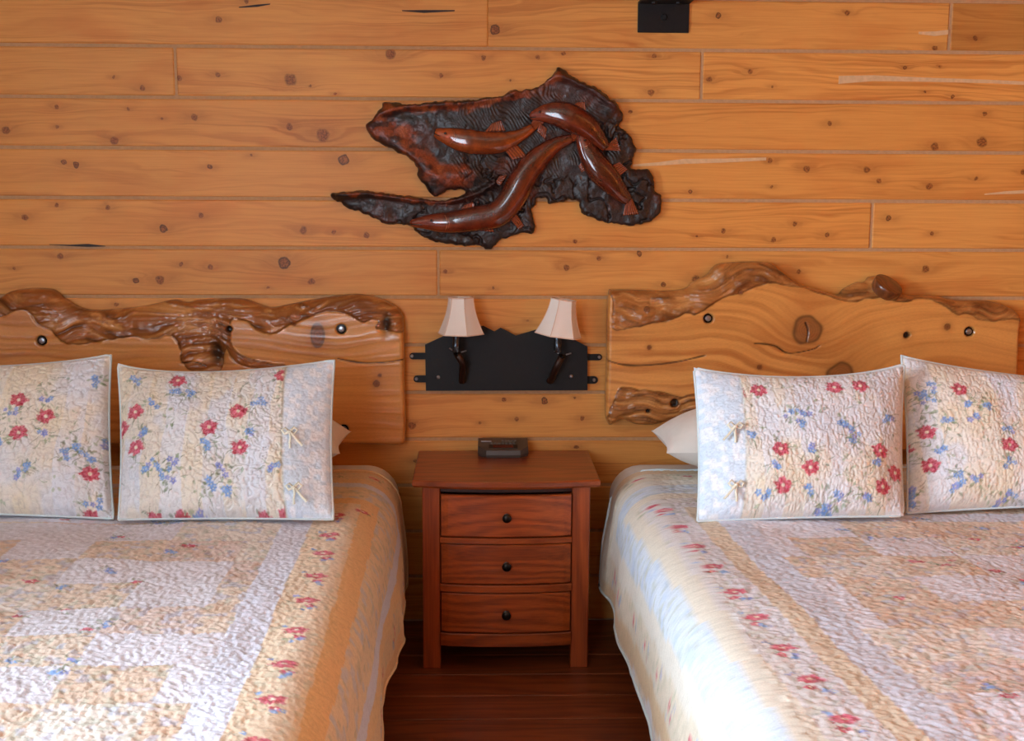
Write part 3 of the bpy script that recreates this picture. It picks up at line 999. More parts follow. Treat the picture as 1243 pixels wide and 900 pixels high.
# ================================================================ fish carving
CVY = -.006
C_out = [(402, 236), (420, 233), (444, 231), (470, 235), (490, 238), (510, 240), (525, 244), (540, 243), (555, 239), (563, 236), (562, 231), (545, 231), (530, 238), (521, 234), (512, 220), (506, 212), (507, 205),
         (498, 193), (484, 186), (472, 179), (460, 173), (450, 166), (444, 152), (452, 143), (462, 131), (466, 124), (480, 123), (495, 126), (520, 124), (545, 122), (570, 121), (590, 118), (610, 115), (620, 109), (632, 110), (648, 107), (662, 98), (671, 90), (677, 81), (685, 83), (692, 91),
         (710, 100), (727, 107), (742, 119), (752, 127), (757, 143), (753, 153), (764, 162), (771, 175), (773, 185), (767, 200), (772, 205), (785, 205), (793, 213), (797, 230), (804, 241), (805, 254), (797, 265), (780, 272), (762, 275), (745, 271), (730, 270), (722, 266), (706, 257), (704, 245), (690, 243), (670, 248), (664, 241), (652, 240), (651, 248), (646, 253), (648, 268), (649, 283),
         (630, 284), (610, 291), (600, 300), (592, 304), (580, 299), (560, 299), (540, 296), (520, 292), (505, 282), (500, 275), (480, 272), (465, 271), (450, 263), (430, 256), (414, 248), (404, 241)]
CT = .045
Cp = catmull(pxs(C_out, CVY - CT), .004)
# jagged burnt rim
_arc = np.cumsum(np.r_[0, np.linalg.norm(np.diff(Cp, axis=0), axis=1)])
_d = np.roll(Cp, -2, 0) - np.roll(Cp, 2, 0)
_nrm = np.stack([-_d[:, 1], _d[:, 0]], 1) / (np.linalg.norm(_d, axis=1)[:, None] + 1e-9)
Cp = Cp + _nrm * (.0060 * fbm(_arc * 55, _arc * 0, 5, 3))[:, None]


def cv_height(X, Z):
    return .028 + .011 * fbm(X * 7, Z * 9, 3, 3)


C_ridges = [(pxs([(410, 236), (450, 234), (500, 242), (550, 243), (580, 235), (600, 222)], CVY - CT), .012, .020),
            (pxs([(455, 140), (490, 128), (560, 124), (620, 114), (675, 90), (715, 105), (748, 128)], CVY - CT), .016, .022),
            (pxs([(460, 160), (500, 190), (530, 215), (575, 210)], CVY - CT), .035, .020)]
C_red = [(pxs([(452, 150), (480, 158), (500, 180), (520, 205), (560, 215)], CVY - CT), .055), (pxs([(410, 235), (450, 233), (500, 241), (550, 243)], CVY - CT), .016),
         (pxs([(470, 132), (560, 130), (640, 112), (676, 92)], CVY - CT), .022)]


def cvf(X, Z, sd):
    rim = np.clip(sd / .02, 0, 1)
    h = cv_height(X, Z)
    rd = np.zeros(len(X))
    for pl, w_, a in C_ridges:
        d = line_d(X, Z, pl)
        h = h + a * np.exp(-(d / w_) ** 2)
    rip = np.sin((X * .75 + Z * .5 + .05 * fbm(X * 8, Z * 8, 9, 2)) * 2 * pi * 105)
    rmask = sstep(-.1, .4, fbm(X * 5, Z * 5, 13, 2))
    rough_ = fbm(X * 30, Z * 30, 4, 4)
    h = h + .0016 * rip * rmask + .0045 * rough_
    crag = np.abs(fbm(X * 16, Z * 16, 19, 3))
    h = h - .012 * np.exp(-(crag / .05) ** 2) * sstep(.1, -.3, fbm(X * 4, Z * 4, 15, 2))
    h = h * (.55 + .45 * np.sqrt(1 - (1 - rim) ** 2))
    C = np.empty((len(X), 3)); C[:] = lin(36, 21, 19)
    C = mixc(C, lin(17, 13, 15), sstep(0, .5, rough_))
    C = mixc(C, lin(84, 34, 20), .8 * sstep(.1, .6, fbm(X * 10, Z * 10, 44, 4)))
    for pl, w_ in C_red:
        d = line_d(X, Z, pl) + .02 * fbm(X * 25, Z * 25, 61, 3)
        mk = sstep(w_, w_ * .4, d)
        rc = mixc(np.tile(lin(142, 62, 26), (len(X), 1)), lin(64, 24, 16), sstep(-.2, .45, fbm(X * 40, Z * 40, 71, 3)))
        rc = mixc(rc, lin(176, 92, 42), .6 * sstep(.1, .6, fbm(X * 30, Z * 30, 77, 3)))
        C = C * (1 - mk[:, None]) + rc * mk[:, None]
    C = mixc(C, lin(30, 16, 14), .7 * sstep(.012, 0, sd))
    return np.maximum(h, .006), C


carv = empty('wood_carving', (onY(620, 200)[0], CVY, onY(620, 304)[2]), 'dark driftwood wall carving with four glossy salmon swimming', 'carving')
relief('driftwood_base', Cp, .003, cvf, M['carving'], carv, CVY)
FY = CVY - .040


def fish(spine, widths, bright, seed, dorsal=None, pect=(), tail_w=10, tail_dir=None, eye=True, mouth=1):
    """salmon: swept flattened body, gill cover lines, eye, tail fan and fins"""
    P = catmull([(x, y) for x, y in spine], 4, False)
    t0 = np.linspace(0, 1, len(spine)); tt = np.linspace(0, 1, len(P))
    Wd = np.interp(tt, np.linspace(0, 1, len(widths)), widths)
    # smooth
    Wd = Wd * 1.12
    for _ in range(3): Wd[1:-1] = (Wd[:-2] + 2 * Wd[1:-1] + Wd[2:]) / 4
    n = 20
    V = []; Cc = []; Fc = []
    base = np.array(lin(*bright)); dark = np.array(lin(44, 17, 11))
    for i in range(len(P)):
        p = onY(P[i, 0], P[i, 1], FY)
        pa_, pb_ = P[min(i + 1, len(P) - 1)], P[max(i - 1, 0)]
        tdir = onY(*pa_, FY) - onY(*pb_, FY); tdir /= np.linalg.norm(tdir)
        side = np.array([-tdir[2], 0, tdir[0]])
        hw = Wd[i] / 325.0
        for k in range(n):
            th = 2 * pi * k / n
            grv = .90 if (k == 5 and .2 < tt[i] < .93) else 1.0
            q_ = p + side * cos(th) * hw + np.array([0, -1, 0]) * (sin(th) * hw * .78 * grv + .002)
            V.append(q_)
            st_ = .5 + .5 * sin(tt[i] * len(P) * .9 + 2 * sin(th * 2 + seed) + 2 * sin(tt[i] * 17))
            c_ = base * (1 - .45 * st_) + dark * .45 * st_
            if tt[i] < .17: c_ = c_ * .5 + base * .75
            if k in (4, 5) and tt[i] > .2: c_ = c_ * .45 + dark * .3
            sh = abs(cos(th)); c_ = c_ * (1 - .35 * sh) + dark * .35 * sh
            Cc.append(c_)
    for i in range(len(P) - 1):
        for k in range(n):
            k2 = (k + 1) % n
            Fc.append((i * n + k, i * n + k2, (i + 1) * n + k2, (i + 1) * n + k))
    Fc.append(tuple(range(n))[::-1]); Fc.append(tuple((len(P) - 1) * n + k for k in range(n)))
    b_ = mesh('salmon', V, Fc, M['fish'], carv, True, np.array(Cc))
    # gill cover: raised arc
    i = int(.19 * len(P))
    p = P[i]; d_ = P[min(i + 2, len(P) - 1)] - P[i - 2]; d_ /= np.linalg.norm(d_)
    nrm = np.array([-d_[1], d_[0]])
    for off in (0, 2.4):
        pts = []
        for a in np.linspace(-1, 1, 9):
            qx = p + nrm * a * Wd[i] * .72 + d_ * (off + 2.6 * (1 - a * a))
            pp = onY(qx[0], qx[1], FY)
            hw = Wd[i] / 325.0
            pp = pp + np.array([0, -1, 0]) * (math.sqrt(max(0, 1 - (.72 * a) ** 2)) * hw * .78 + .002)
            pts.append(pp)
        g_ = MB().tube(pts, .0012, 6)
        mesh('gill_line', g_.v, g_.f, M['fish'], b_, True, np.tile(lin(196, 120, 84), (len(g_.v), 1)))
    # mouth: dark notch under the snout
    mp_ = []
    for v_ in (0, .03, .06, .085):
        i = int(v_ * (len(P) - 1)); p = P[i]; d_ = P[min(i + 2, len(P) - 1)] - P[max(i - 1, 0)]; d_ /= np.linalg.norm(d_); n_ = np.array([-d_[1], d_[0]]) * mouth
        q_ = p + n_ * Wd[i] * .35; pp = onY(q_[0], q_[1], FY); pp[1] -= .93 * Wd[i] / 325 * .78 + .002; mp_.append(pp)
    g_ = MB().tube(mp_, [.0026, .0022, .0018, .0008], 6)
    mesh('mouth', g_.v, g_.f, M['fish'], b_, True, np.tile(lin(18, 8, 6), (len(g_.v), 1)))
    if eye:
        i = int(.09 * len(P)) + 1
        p = P[i]; d_ = P[i + 2] - P[i - 1]; d_ /= np.linalg.norm(d_); nrm = np.array([d_[1], -d_[0]])
        q_ = p + nrm * Wd[i] * .25
        pp = onY(q_[0], q_[1], FY)
        g_ = MB().lathe([(.0045, 0), (.0045, .002), (.003, .004), (.001, .0048)], pp + np.array([0, -1, 0]) * (.9 * Wd[i] / 325 + .002), (0, -1, 0), 12)
        mesh('eye', g_.v, g_.f, M['fish'], b_, True, np.tile(lin(24, 10, 8), (len(g_.v), 1)))
    # tail fan

    def fin(nm, poly_px, raise0, raise1, rays=7):
        """poly_px: base_a, base_b, tip_b, tip_a -> ribbed fin"""
        A, B, T2, T1 = [np.array(q) for q in poly_px]
        nu, nv = rays * 4, 8
        V = []; C2 = []; F2 = []
        for j in range(nv + 1):
            v_ = j / nv
            for i_ in range(nu + 1):
                u_ = i_ / nu
                e0 = A + (B - A) * u_; e1 = T1 + (T2 - T1) * u_
                q2 = e0 + (e1 - e0) * v_
                rib = abs(sin(u_ * rays * pi))
                edge = min(1, 4 * min(u_, 1 - u_) + .2) * (1 - .5 * v_)
                pp = onY(q2[0], q2[1], FY)
                pp[1] -= (raise0 + (raise1 - raise0) * v_) * edge + .0035 * (rib - .5)
                V.append(pp)
                c_ = np.array(lin(140, 62, 32)) * (.45 + .8 * rib)
                C2.append(c_)
        m0 = len(V)
        for q2 in list(V): V.append(np.array([q2[0], FY + .02, q2[2]])); C2.append(np.array(lin(50, 20, 12)))
        w_ = nu + 1
        for j in range(nv):
            for i_ in range(nu):
                a_ = j * w_ + i_
                F2.append((a_, a_ + 1, a_ + w_ + 1, a_ + w_))
        bd = [i_ for i_ in range(w_)] + [j * w_ + nu for j in range(1, nv + 1)] + [nv * w_ + i_ for i_ in range(nu - 1, -1, -1)] + [j * w_ for j in range(nv - 1, 0, -1)]
        for i_ in range(len(bd)):
            a_, c_ = bd[i_], bd[(i_ + 1) % len(bd)]
            F2.append((a_, c_, c_ + m0, a_ + m0))
        return mesh(nm, V, F2, M['fish'], b_, True, np.array(C2))
    e_ = P[-1]; d_ = P[-1] - P[-4]; d_ /= np.linalg.norm(d_)
    if tail_dir is not None: d2 = np.array(tail_dir, float); d2 /= np.linalg.norm(d2)
    else: d2 = d_
    n2 = np.array([-d2[1], d2[0]]); n1 = np.array([-d_[1], d_[0]])
    L = tail_w * 1.7
    fin('tail_fin', (e_ - n1 * Wd[-1] - d_ * 2, e_ + n1 * Wd[-1] - d_ * 2, e_ + d2 * L + n2 * tail_w, e_ + d2 * L - n2 * tail_w), .014, .008)
    if dorsal: fin('dorsal_fin', dorsal, .006, .004, 6)
    for pf in pect: fin('side_fin', pf, .012, .004, 5)
    return b_


# top left fish, head to the left, brightest
fish([(528, 161), (545, 166), (565, 171), (590, 174), (612, 172), (632, 164), (648, 154)], [4.5, 10.5, 13, 12, 11, 7, 4], (176, 80, 28), 1,
     dorsal=[(588, 160), (614, 159), (608, 146), (597, 150)], pect=[[(566, 178), (576, 182), (576, 187), (568, 186)], [(612, 182), (628, 176), (640, 190), (622, 194)]], tail_w=7, tail_dir=(.6, -.75))
# upper middle fish arching to the right
fish([(643, 142), (660, 138), (680, 139), (700, 147), (716, 158), (727, 170), (736, 180)], [3, 10, 13.5, 15, 13, 9, 5], (128, 48, 22), 2,
     dorsal=[(690, 130), (712, 139), (710, 124), (702, 124)], pect=[[(655, 150), (664, 156), (662, 170), (652, 160)]], tail_w=9, tail_dir=(.9, -.3))
# long fish, head lower left, tail up right
fish([(498, 271), (520, 270), (545, 270), (575, 266), (604, 260), (622, 240), (636, 215), (652, 194), (674, 176), (695, 168)], [3, 9.5, 12, 13, 14, 14, 14, 13, 9, 4], (128, 48, 22), 3,
     dorsal=[(556, 258), (578, 255), (574, 245), (564, 249)], pect=[[(576, 272), (596, 272), (600, 282), (584, 280)], [(616, 262), (626, 258), (636, 274), (630, 279)], [(607, 225), (616, 212), (606, 214), (601, 222)]], tail_w=6, tail_dir=(.9, -.6))
# right hand fish swimming up, tail at lower right
fish([(703, 160), (711, 180), (720, 196), (730, 209), (742, 222), (754, 236), (764, 244)], [3.5, 9, 12, 14, 13, 10, 5], (112, 42, 22), 4,
     dorsal=[(744, 200), (752, 214), (762, 206), (752, 197)], pect=[[(706, 196), (712, 206), (706, 210), (702, 202)]], tail_w=10, tail_dir=(.1, 1))

# ================================================================ nightstand
NSX0, NSX1 = onY(500, 584, -.47)[0], onY(729, 583, -.47)[0]
NSC = (NSX0 + NSX1) / 2
NSF = -.455
NST = .668
ns = empty('nightstand', (NSC, NSF / 2, 0), 'red-brown wooden nightstand with bowed front and three drawers between the beds', 'nightstand')


def zn(y, Y=-.48): return onY(620, y, Y)[2]


def bow_panel(x0, x1, z0, z1, yb, depth, thick, name, mat, parent, nb=18, bev=.003, zb=None):
    """panel whose front bows towards the room; bottom edge may dip"""
    V = []; Fc = []
    xm, hw = NSC, (NSX1 - NSX0) / 2
    secs = []
    for i in range(nb + 1):
        x = x0 + (x1 - x0) * i / nb
        u_ = (x - xm) / hw
        yf = yb - depth * (1 - u_ * u_)
        e = bev if 0 < i < nb else bev
        yy = yf if 0 < i < nb else yf + bev
        secs.append(len(V))
        V += [(x, yf + thick, z0), (x, yy + bev, z0), (x, yy, z0 + bev), (x, yy, z1 - bev), (x, yy + bev, z1), (x, yf + thick, z1)]
    for i in range(nb):
        for k in range(6):
            k2 = (k + 1) % 6
            Fc.append((secs[i] + k, secs[i + 1] + k, secs[i + 1] + k2, secs[i] + k2))
    Fc.append(tuple(range(6))); Fc.append(tuple(secs[-1] + k for k in range(5, -1, -1)))
    return mesh(name, V, Fc, mat, parent)


# top with bowed front edge
def top_slab():
    nb = 28
    prof = []
    V = []; Fc = []
    z0, z1, bv = NST - .026, NST, .005
    ring = []
    for i in range(nb + 1):
        x = NSX0 + (NSX1 - NSX0) * i / nb
        u_ = 2 * i / nb - 1
        ring.append((x, -.470 - .034 * (1 - abs(u_) ** 2.2)))
    ring += [(NSX1, -.022), (NSX0, -.022)]
    cx_, cy_ = NSC, -.25

    def lay(ins, z):
        s0 = len(V)
        for (x, y_) in ring:
            dx, dy = x - cx_, y_ - cy_
            V.append((cx_ + dx * (1 - ins / abs(dx)) if abs(dx) > .02 else x, y_ + ins * (1 if y_ < cy_ else -1), z))
        return s0
    L = [lay(.006, z0), lay(.0, z0 + .008), lay(0, z1 - bv), lay(.004, z1)]
    n = len(ring)
    for a_, b_ in zip(L, L[1:]):
        for k in range(n):
            k2 = (k + 1) % n
            Fc.append((a_ + k, a_ + k2, b_ + k2, b_ + k))
    Fc.append(tuple(L[0] + k for k in range(n - 1, -1, -1))); Fc.append(tuple(L[-1] + k for k in range(n)))
    return mesh('top', V, Fc, M['ns_x'], ns)


top_slab()
lx0, lx1 = onY(513, 700, NSF)[0], onY(534.5, 700, NSF)[0]
rx0, rx1 = onY(693.5, 700, NSF)[0], onY(715, 700, NSF)[0]
for (a, b_) in ((lx0, lx1), (rx0, rx1)):
    MB().box(a, b_, NSF, NSF + .055, 0, NST - .026, .003).build('leg', M['ns_z'], ns)
    MB().box(a, b_, -.085, -.03, 0, NST - .026, .003).build('leg', M['ns_z'], ns)
for (a, b_) in ((lx0 + .012, lx0 + .03), (rx1 - .03, rx1 - .012)):
    MB().box(a, b_, NSF + .055, -.085, .10, NST - .026, .002).build('side_panel', M['ns_z'], ns)
MB().box(lx1, rx0, -.05, -.035, .10, NST - .026).build('back_panel', M['ns_dark'], ns)
MB().box(lx1, rx0, NSF + .03, -.05, .10, .115).build('bottom_panel', M['ns_dark'], ns)
bow_panel(lx1, rx0, zn(601), NST - .026, NSF + .025, .03, .02, 'top_rail', M['ns_dark'], ns)
YB = NSF - .001
zd = [(zn(653), zn(601)), (zn(710), zn(661)), (zn(769), zn(720))]
for (z0, z1) in zd:
    d = bow_panel(lx1 + .004, rx0 - .004, z0 + .002, z1 - .002, YB + .004, .036, .02, 'drawer_front', M['ns_x'], ns, bev=.004)
    kz = (z0 + z1) / 2; kx = onY(615, 690, -.5)[0]
    ky = YB + .004 - .036 * (1 - ((kx - NSC) / ((NSX1 - NSX0) / 2)) ** 2)
    kb = MB().lathe([(.012, -.001), (.012, .002), (.0065, .004), (.006, .010), (.012, .013), (.0155, .018), (.0155, .022), (.011, .026), (.004, .0275)], (kx, ky, kz), (0, -1, 0), 20).build('knob', M['knob'], d)
    smooth_by_angle(kb)
    tag(kb, 'small dark bronze round knob')
bow_panel(lx1, rx0, zn(660.5), zn(653.5), YB + .002, .036, .022, 'rail', M['ns_x'], ns)
bow_panel(lx1, rx0, zn(719.5), zn(710.5), YB + .002, .036, .022, 'rail', M['ns_x'], ns)
bow_panel(lx1, rx0, zn(785), zn(769.5), YB + .002, .036, .022, 'apron', M['ns_x'], ns)

# ---------------------------------------------------------------- clock radio
cf = onZ(610.5, 556, NST + .001)
CY0 = cf[1]
CX0, CX1 = onY(580, 540, CY0 + .03)[0], onY(641.5, 540, CY0 + .03)[0]
ck = empty('clock_radio', ((CX0 + CX1) / 2, CY0 + .05, NST), 'small dark grey clock radio on the nightstand', 'clock')
cw = CX1 - CX0
cz = NST + .0005
dep = .095
H0, H1 = .026, .052
xm = (CX0 + CX1) / 2
V = []
plan = [(-cw / 2, dep), (-cw / 2, .028), (-cw / 2 + .030, 0), (cw / 2 - .030, 0), (cw / 2, .028), (cw / 2, dep)]
Vb = [(xm + x * .97, CY0 + y_ + .002, cz) for x, y_ in plan] + [(xm + x, CY0 + y_, cz + .010) for x, y_ in plan]
Vt = [(xm + x * .985, CY0 + y_ + .004, cz + H0 + (H1 - H0) * min(1, y_ / .07)) for x, y_ in plan]
n = 6
Fc = [tuple(range(5, -1, -1)), tuple(range(12, 18))]
for s_ in (0, 6):
    for k in range(6): Fc.append((s_ + k, s_ + (k + 1) % 6, s_ + 6 + (k + 1) % 6, s_ + 6 + k))
body = mesh('body', Vb + Vt, Fc, M['plastic'], ck)


def ck_patch(name, x0, x1, y0, y1, mat, lift, parent=None):
    zz = lambda y_: cz + H0 + (H1 - H0) * min(1, (y_ - .0) / .07)
    mb = MB()
    v = [(xm + x, CY0 + y_ + .004, zz(y_) + l) for l in (-.002, lift) for (x, y_) in ((x0, y0), (x1, y0), (x1, y1), (x0, y1))]
    f = [(0, 3, 2, 1), (4, 5, 6, 7)] + [(k, (k + 1) % 4, (k + 1) % 4 + 4, k + 4) for k in range(4)]
    mb.add(v, f)
    return mb.build(name, mat, parent or ck)


ck_patch('display_surround', -.052, .052, .014, .036, M['plastic_dark'], .0010)
dsp = ck_patch('display', -.036, .036, .017, .033, M['display'], .0016)
for i in range(7):
    ck_patch('button', -.046 + i * .0135, -.037 + i * .0135, .044, .051, M['button'], .0028)
for i in range(5):
    ck_patch('button', -.004 + i * .011, .004 + i * .011, .060, .066, M['button'], .0028)
sg = ck_patch('trim_bar', -.080, -.042, .058, .061, M['steel'], .0014)
tag(sg, 'thin bright trim line on the clock')

# ================================================================ wall sconce
SY = -.034
sc = empty('wall_sconce', (onY(614, 474, SY)[0], -.002, onY(614, 474, SY)[2]), 'black mountain-shaped steel wall sconce with two cloth shades', 'wall lamp')
S_out = [(517, 474.5), (516, 418.5), (532, 411), (545, 405), (556, 399), (570, 394), (579, 398), (586.5, 395.5), (600, 402.5), (607.5, 398), (616, 402), (626, 407.5), (638, 404), (650, 400.5), (664, 397), (674, 404), (684, 406), (696, 412), (713, 421), (713, 474)]
P2 = pxs(S_out, SY)
MB().prism([tuple(p) for p in P2[::-1]], SY - .003, SY + .002).build('back_plate', M['black'], sc)
for (x0, y0, x1, y1, sx) in ((497, 428.5, 524, 436.5, 500), (502, 456, 524, 464.5, 505.5), (705, 430, 731, 437.6, 727.5), (705, 457, 726, 466, 721)):
    a, b_ = onY(x0, y1, -.006), onY(x1, y0, -.006)
    hw = (b_[2] - a[2]) / 2; zc = (a[2] + b_[2]) / 2
    pl = []
    left = x0 < 600
    for th in np.linspace(-pi / 2, pi / 2, 7):
        pl.append(((b_[0] - hw + hw * cos(th)) if not left else (a[0] + hw - hw * cos(th)), zc + hw * sin(th)))
    pl += [(a[0] if not left else b_[0], zc + hw), (a[0] if not left else b_[0], zc - hw)]
    st = MB().prism(pl, -.008, -.0025).build('strap', M['black'], sc)
    # spacer carrying the plate off the wall
    xi = b_[0] - .012 if left else a[0] + .012
    MB().box(xi - .006, xi + .006, SY + .002, -.008, zc - .006, zc + .006).build('spacer', M['black'], st)
    ps = onY(sx, (y0 + y1) / 2, -.008)
    MB().lathe([(.0065, 0), (.0065, .002), (.003, .0045)], (ps[0], -.008, ps[2]), (0, -1, 0), 10).build('screw', M['steel'], st)
for (x, y_) in ((532, 458), (693, 457)):
    ps = onY(x, y_, SY - .003)
    MB().lathe([(.007, 0), (.007, .002), (.003, .005)], (ps[0], SY - .003, ps[2]), (0, -1, 0), 10).build('screw', M['steel'], sc)


def sconce_arm(foot, elbow, knuck, sock0, sock1, s_c, s_bot, s_top, rot, tilt):
    f_ = onY(*foot, SY - .006); e_ = onY(*elbow, SY - .045); k_ = onY(*knuck, -.125)
    MB().lathe([(.014, 0), (.014, .004), (.010, .008)], (f_[0], SY - .003, f_[2]), (0, -1, 0), 16).build('arm_base', M['bronze'], sc)
    arm = MB().tube([f_, f_ + np.array([0, -.03, .004]), (f_ + e_) / 2 + np.array([0, -.02, 0]), e_ + np.array([0, -.03, 0]), k_], .0130, 12).build('arm', M['bronze'], sc, True)
    # hinge knuckle lying across the arm
    MB().lathe([(.007, -.011), (.010, -.009), (.010, .009), (.007, .011)], k_, (.55, -.6, -.35), 14).build('knuckle', M['blackgloss'], arm)
    for (dx, dz) in ((-.022, .02), (.026, .012)):
        a_ = k_ + np.array([dx * .55, -.004, dz * .6]); b_ = k_ + np.array([dx * 1.25, -.008, dz * 1.1])
        MB().tube([a_, b_], .0026, 8).build('thumb_screw', M['steel'], arm)
    s0 = onY(*sock0, -.128); s1 = onY(*sock1, -.128)
    ax = s1 - s0; L = np.linalg.norm(ax); ax /= L
    so = MB().lathe([(.0115, -.012), (.0135, -.008), (.0135, L * .5), (.0125, L * .5 + .002), (.0125, L + .04), (.008, L + .042)], s0, ax, 18).build('socket', M['socket'], sc)
    smooth_by_angle(so)
    # hexagonal bell shade
    C_ = onY(*s_c, -.128)
    rb, rt, hh = s_bot / 345. / 2, s_top / 345. / 2, .128
    q = Quaternion((0, 1, 0), tilt)
    V = []; Fc = []
    prof = []
    for j in range(11):
        v_ = j / 10
        r_ = rt + (rb - rt) * (1 - v_) ** 1.7 + .0 * v_
        prof.append((r_, hh * v_))
    per = 6
    sub = 5
    n = 6 * sub

    def rad(k):
        k0 = k // sub; fr_ = (k % sub) / sub
        a0 = rot + k0 * pi / 3; a1 = a0 + pi / 3
        p_ = (cos(a0) * (1 - fr_) + cos(a1) * fr_, sin(a0) * (1 - fr_) + sin(a1) * fr_)
        bul = 1 + .035 * 4 * fr_ * (1 - fr_)
        return p_[0] * bul, p_[1] * bul
    for lay_ in (0, -.0012):
        for (r_, z_) in prof:
            for k in range(n):
                a_ = rad(k)
                V.append(Vector(C_) + q @ Vector((a_[0] * (r_ + lay_), a_[1] * (r_ + lay_), z_)))
    m_ = len(prof) * n
    for j in range(len(prof) - 1):
        for k in range(n):
            k2 = (k + 1) % n
            Fc.append((j * n + k, j * n + k2, (j + 1) * n + k2, (j + 1) * n + k))
            Fc.append((m_ + j * n + k2, m_ + j * n + k, m_ + (j + 1) * n + k, m_ + (j + 1) * n + k2))
    for k in range(n):
        k2 = (k + 1) % n
        Fc.append((k2, k, m_ + k, m_ + k2))
        t_ = (len(prof) - 1) * n
        Fc.append((t_ + k, t_ + k2, m_ + t_ + k2, m_ + t_ + k))
    sh = mesh('shade', V, Fc, M['shade'], sc, True)
    smooth_by_angle(sh, 28)
    for zz, r_, nm in ((0, rb, 'trim_band'), (hh, rt, 'trim_band')):
        pts = [Vector(C_) + q @ Vector((rad(k % n)[0] * (r_ + .0008), rad(k % n)[1] * (r_ + .0008), zz)) for k in range(n + 1)]
        MB().tube(pts, .0021, 6, cap=False, up=(0, 0, 1)).build(nm, M['shade_trim'], sh, True)
    for k in range(6):
        pts = []
        for (r_, z_) in prof:
            a_ = rad(k * sub)
            pts.append(Vector(C_) + q @ Vector((a_[0] * (r_ + .0006), a_[1] * (r_ + .0006), z_)))
        MB().tube(pts, .0013, 5, up=(0, 0, 1)).build('rib', M['shade_trim'], sh, True)
    # shade holder ring and bulb cover keep the shade on its socket
    MB().tube([s1 + ax * .02, Vector(C_) + q @ Vector((0, 0, hh * .55)), Vector(C_) + q @ Vector((0, 0, hh * .62))], [.011, .012, .004], 12).build('candle_cover', M['white_paint'], sc, True)
    for k in range(3):
        a_ = rad(k * 2 * sub)
        MB().tube([Vector(C_) + q @ Vector((0, 0, hh * .5)), Vector(C_) + q @ Vector((a_[0] * rt * 1.12, a_[1] * rt * 1.12, hh * .74))], .0012, 5).build('shade_wire', M['blackgloss'], sh)


# angles counted so that the visible panel edges fall where the photo has them
sconce_arm((561, 462), (562, 440), (555, 430), (553.5, 424), (554, 408), (559.5, 405), 57, 31, -R(74), 0.0)
sconce_arm((668, 462), (674, 446), (682, 433), (677, 424), (677, 410), (677.5, 407), 58, 31, -R(53), R(8))


# ================================================================ fabrics
CREAM = lin(238, 216, 172); WHITE = lin(232, 232, 232); LILAC = lin(216, 214, 230); PALEB = lin(208, 226, 238); PEACH = lin(226, 190, 150); TAN = lin(224, 196, 158)
RED = lin(206, 56, 84); DRED = lin(168, 30, 52); PINK = lin(232, 130, 150); BLUE = lin(132, 172, 222); DBLUE = lin(84, 118, 188); GREEN = lin(132, 152, 104); DGREEN = lin(92, 116, 76)


def paint_red(C, X, Y_, cx, cy, r, sd, sx=1.0, sy=1.0):
    m_ = (np.abs(X - cx) < r * 1.7 * sx + .01) & (np.abs(Y_ - cy) < r * 1.7 * sy + .01)
    if not m_.any(): return
    x = (X[m_] - cx) / sx; y_ = (Y_[m_] - cy) / sy
    d = np.hypot(x, y_); th = np.arctan2(y_, x)
    R_ = r * (.9 + .09 * np.cos(5 * th + sd) + .07 * np.cos(8 * th + 2 * sd)) + .004 * vnoise(x * 300, y_ * 300, int(sd * 10) + 1)
    a = sstep(R_ * 1.05, R_ * .85, d) * (.85 + .15 * vnoise(x * 400, y_ * 400, 3))
    c_ = C[m_]
    c_ = mixc(c_, RED, np.clip(a, 0, 1))
    c_ = mixc(c_, PINK, np.clip(a * sstep(.1, .6, vnoise(x * 230 + 9, y_ * 230, int(sd * 7) + 5)) * .9, 0, 1))
    c_ = mixc(c_, DRED, np.clip(a * sstep(.15, .7, vnoise(x * 200, y_ * 200, int(sd * 5) + 11)) * .75, 0, 1))
    c_ = mixc(c_, lin(240, 226, 200), sstep(r * .26, r * .14, d))
    C[m_] = c_


def paint_blue(C, X, Y_, cx, cy, r, sd, n=4, sx=1.0, sy=1.0):
    rg = random.Random(int(sd * 1000))
    for i in range(n):
        ox, oy = (0, 0) if i == 0 else (rg.uniform(-1.5, 1.5) * r, rg.uniform(-1.3, 1.3) * r)
        rr = r * rg.uniform(.6, 1.0)
        m_ = (np.abs(X - cx - ox * sx) < rr * 1.6 * sx) & (np.abs(Y_ - cy - oy * sy) < rr * 1.6 * sy)
        if not m_.any(): continue
        x = (X[m_] - cx) / sx - ox; y_ = (Y_[m_] - cy) / sy - oy
        d = np.hypot(x, y_); th = np.arctan2(y_, x)
        R_ = rr * (.82 + .2 * np.cos(5 * th + sd + i))
        a = sstep(R_ * 1.15, R_ * .7, d)
        c_ = mixc(C[m_], BLUE if rg.random() < .7 else lin(150, 156, 214), a * .85)
        c_ = mixc(c_, DBLUE, a * .6 * sstep(.2, .7, vnoise(x * 260, y_ * 260, i + 7)))
        c_ = mixc(c_, lin(236, 224, 170), sstep(rr * .25, rr * .1, d) * .8)
        C[m_] = c_


def paint_stroke(C, X, Y_, p0, ang, L, w_, col, bend=0.0, a=.75):
    px_, py_ = p0
    m_ = (np.abs(X - px_) < L + w_ * 2) & (np.abs(Y_ - py_) < L + w_ * 2)
    if not m_.any(): return
    x = X[m_] - px_; y_ = Y_[m_] - py_
    t = x * cos(ang) + y_ * sin(ang); s = -x * sin(ang) + y_ * cos(ang) - bend * t * (L - t) / L
    ww = w_ * np.clip(4 * (t / L) * (1 - t / L), 0, 1)
    mk = np.where((t > 0) & (t < L), sstep(ww, ww * .4, np.abs(s)), 0)
    C[m_] = mixc(C[m_], col, mk * a)


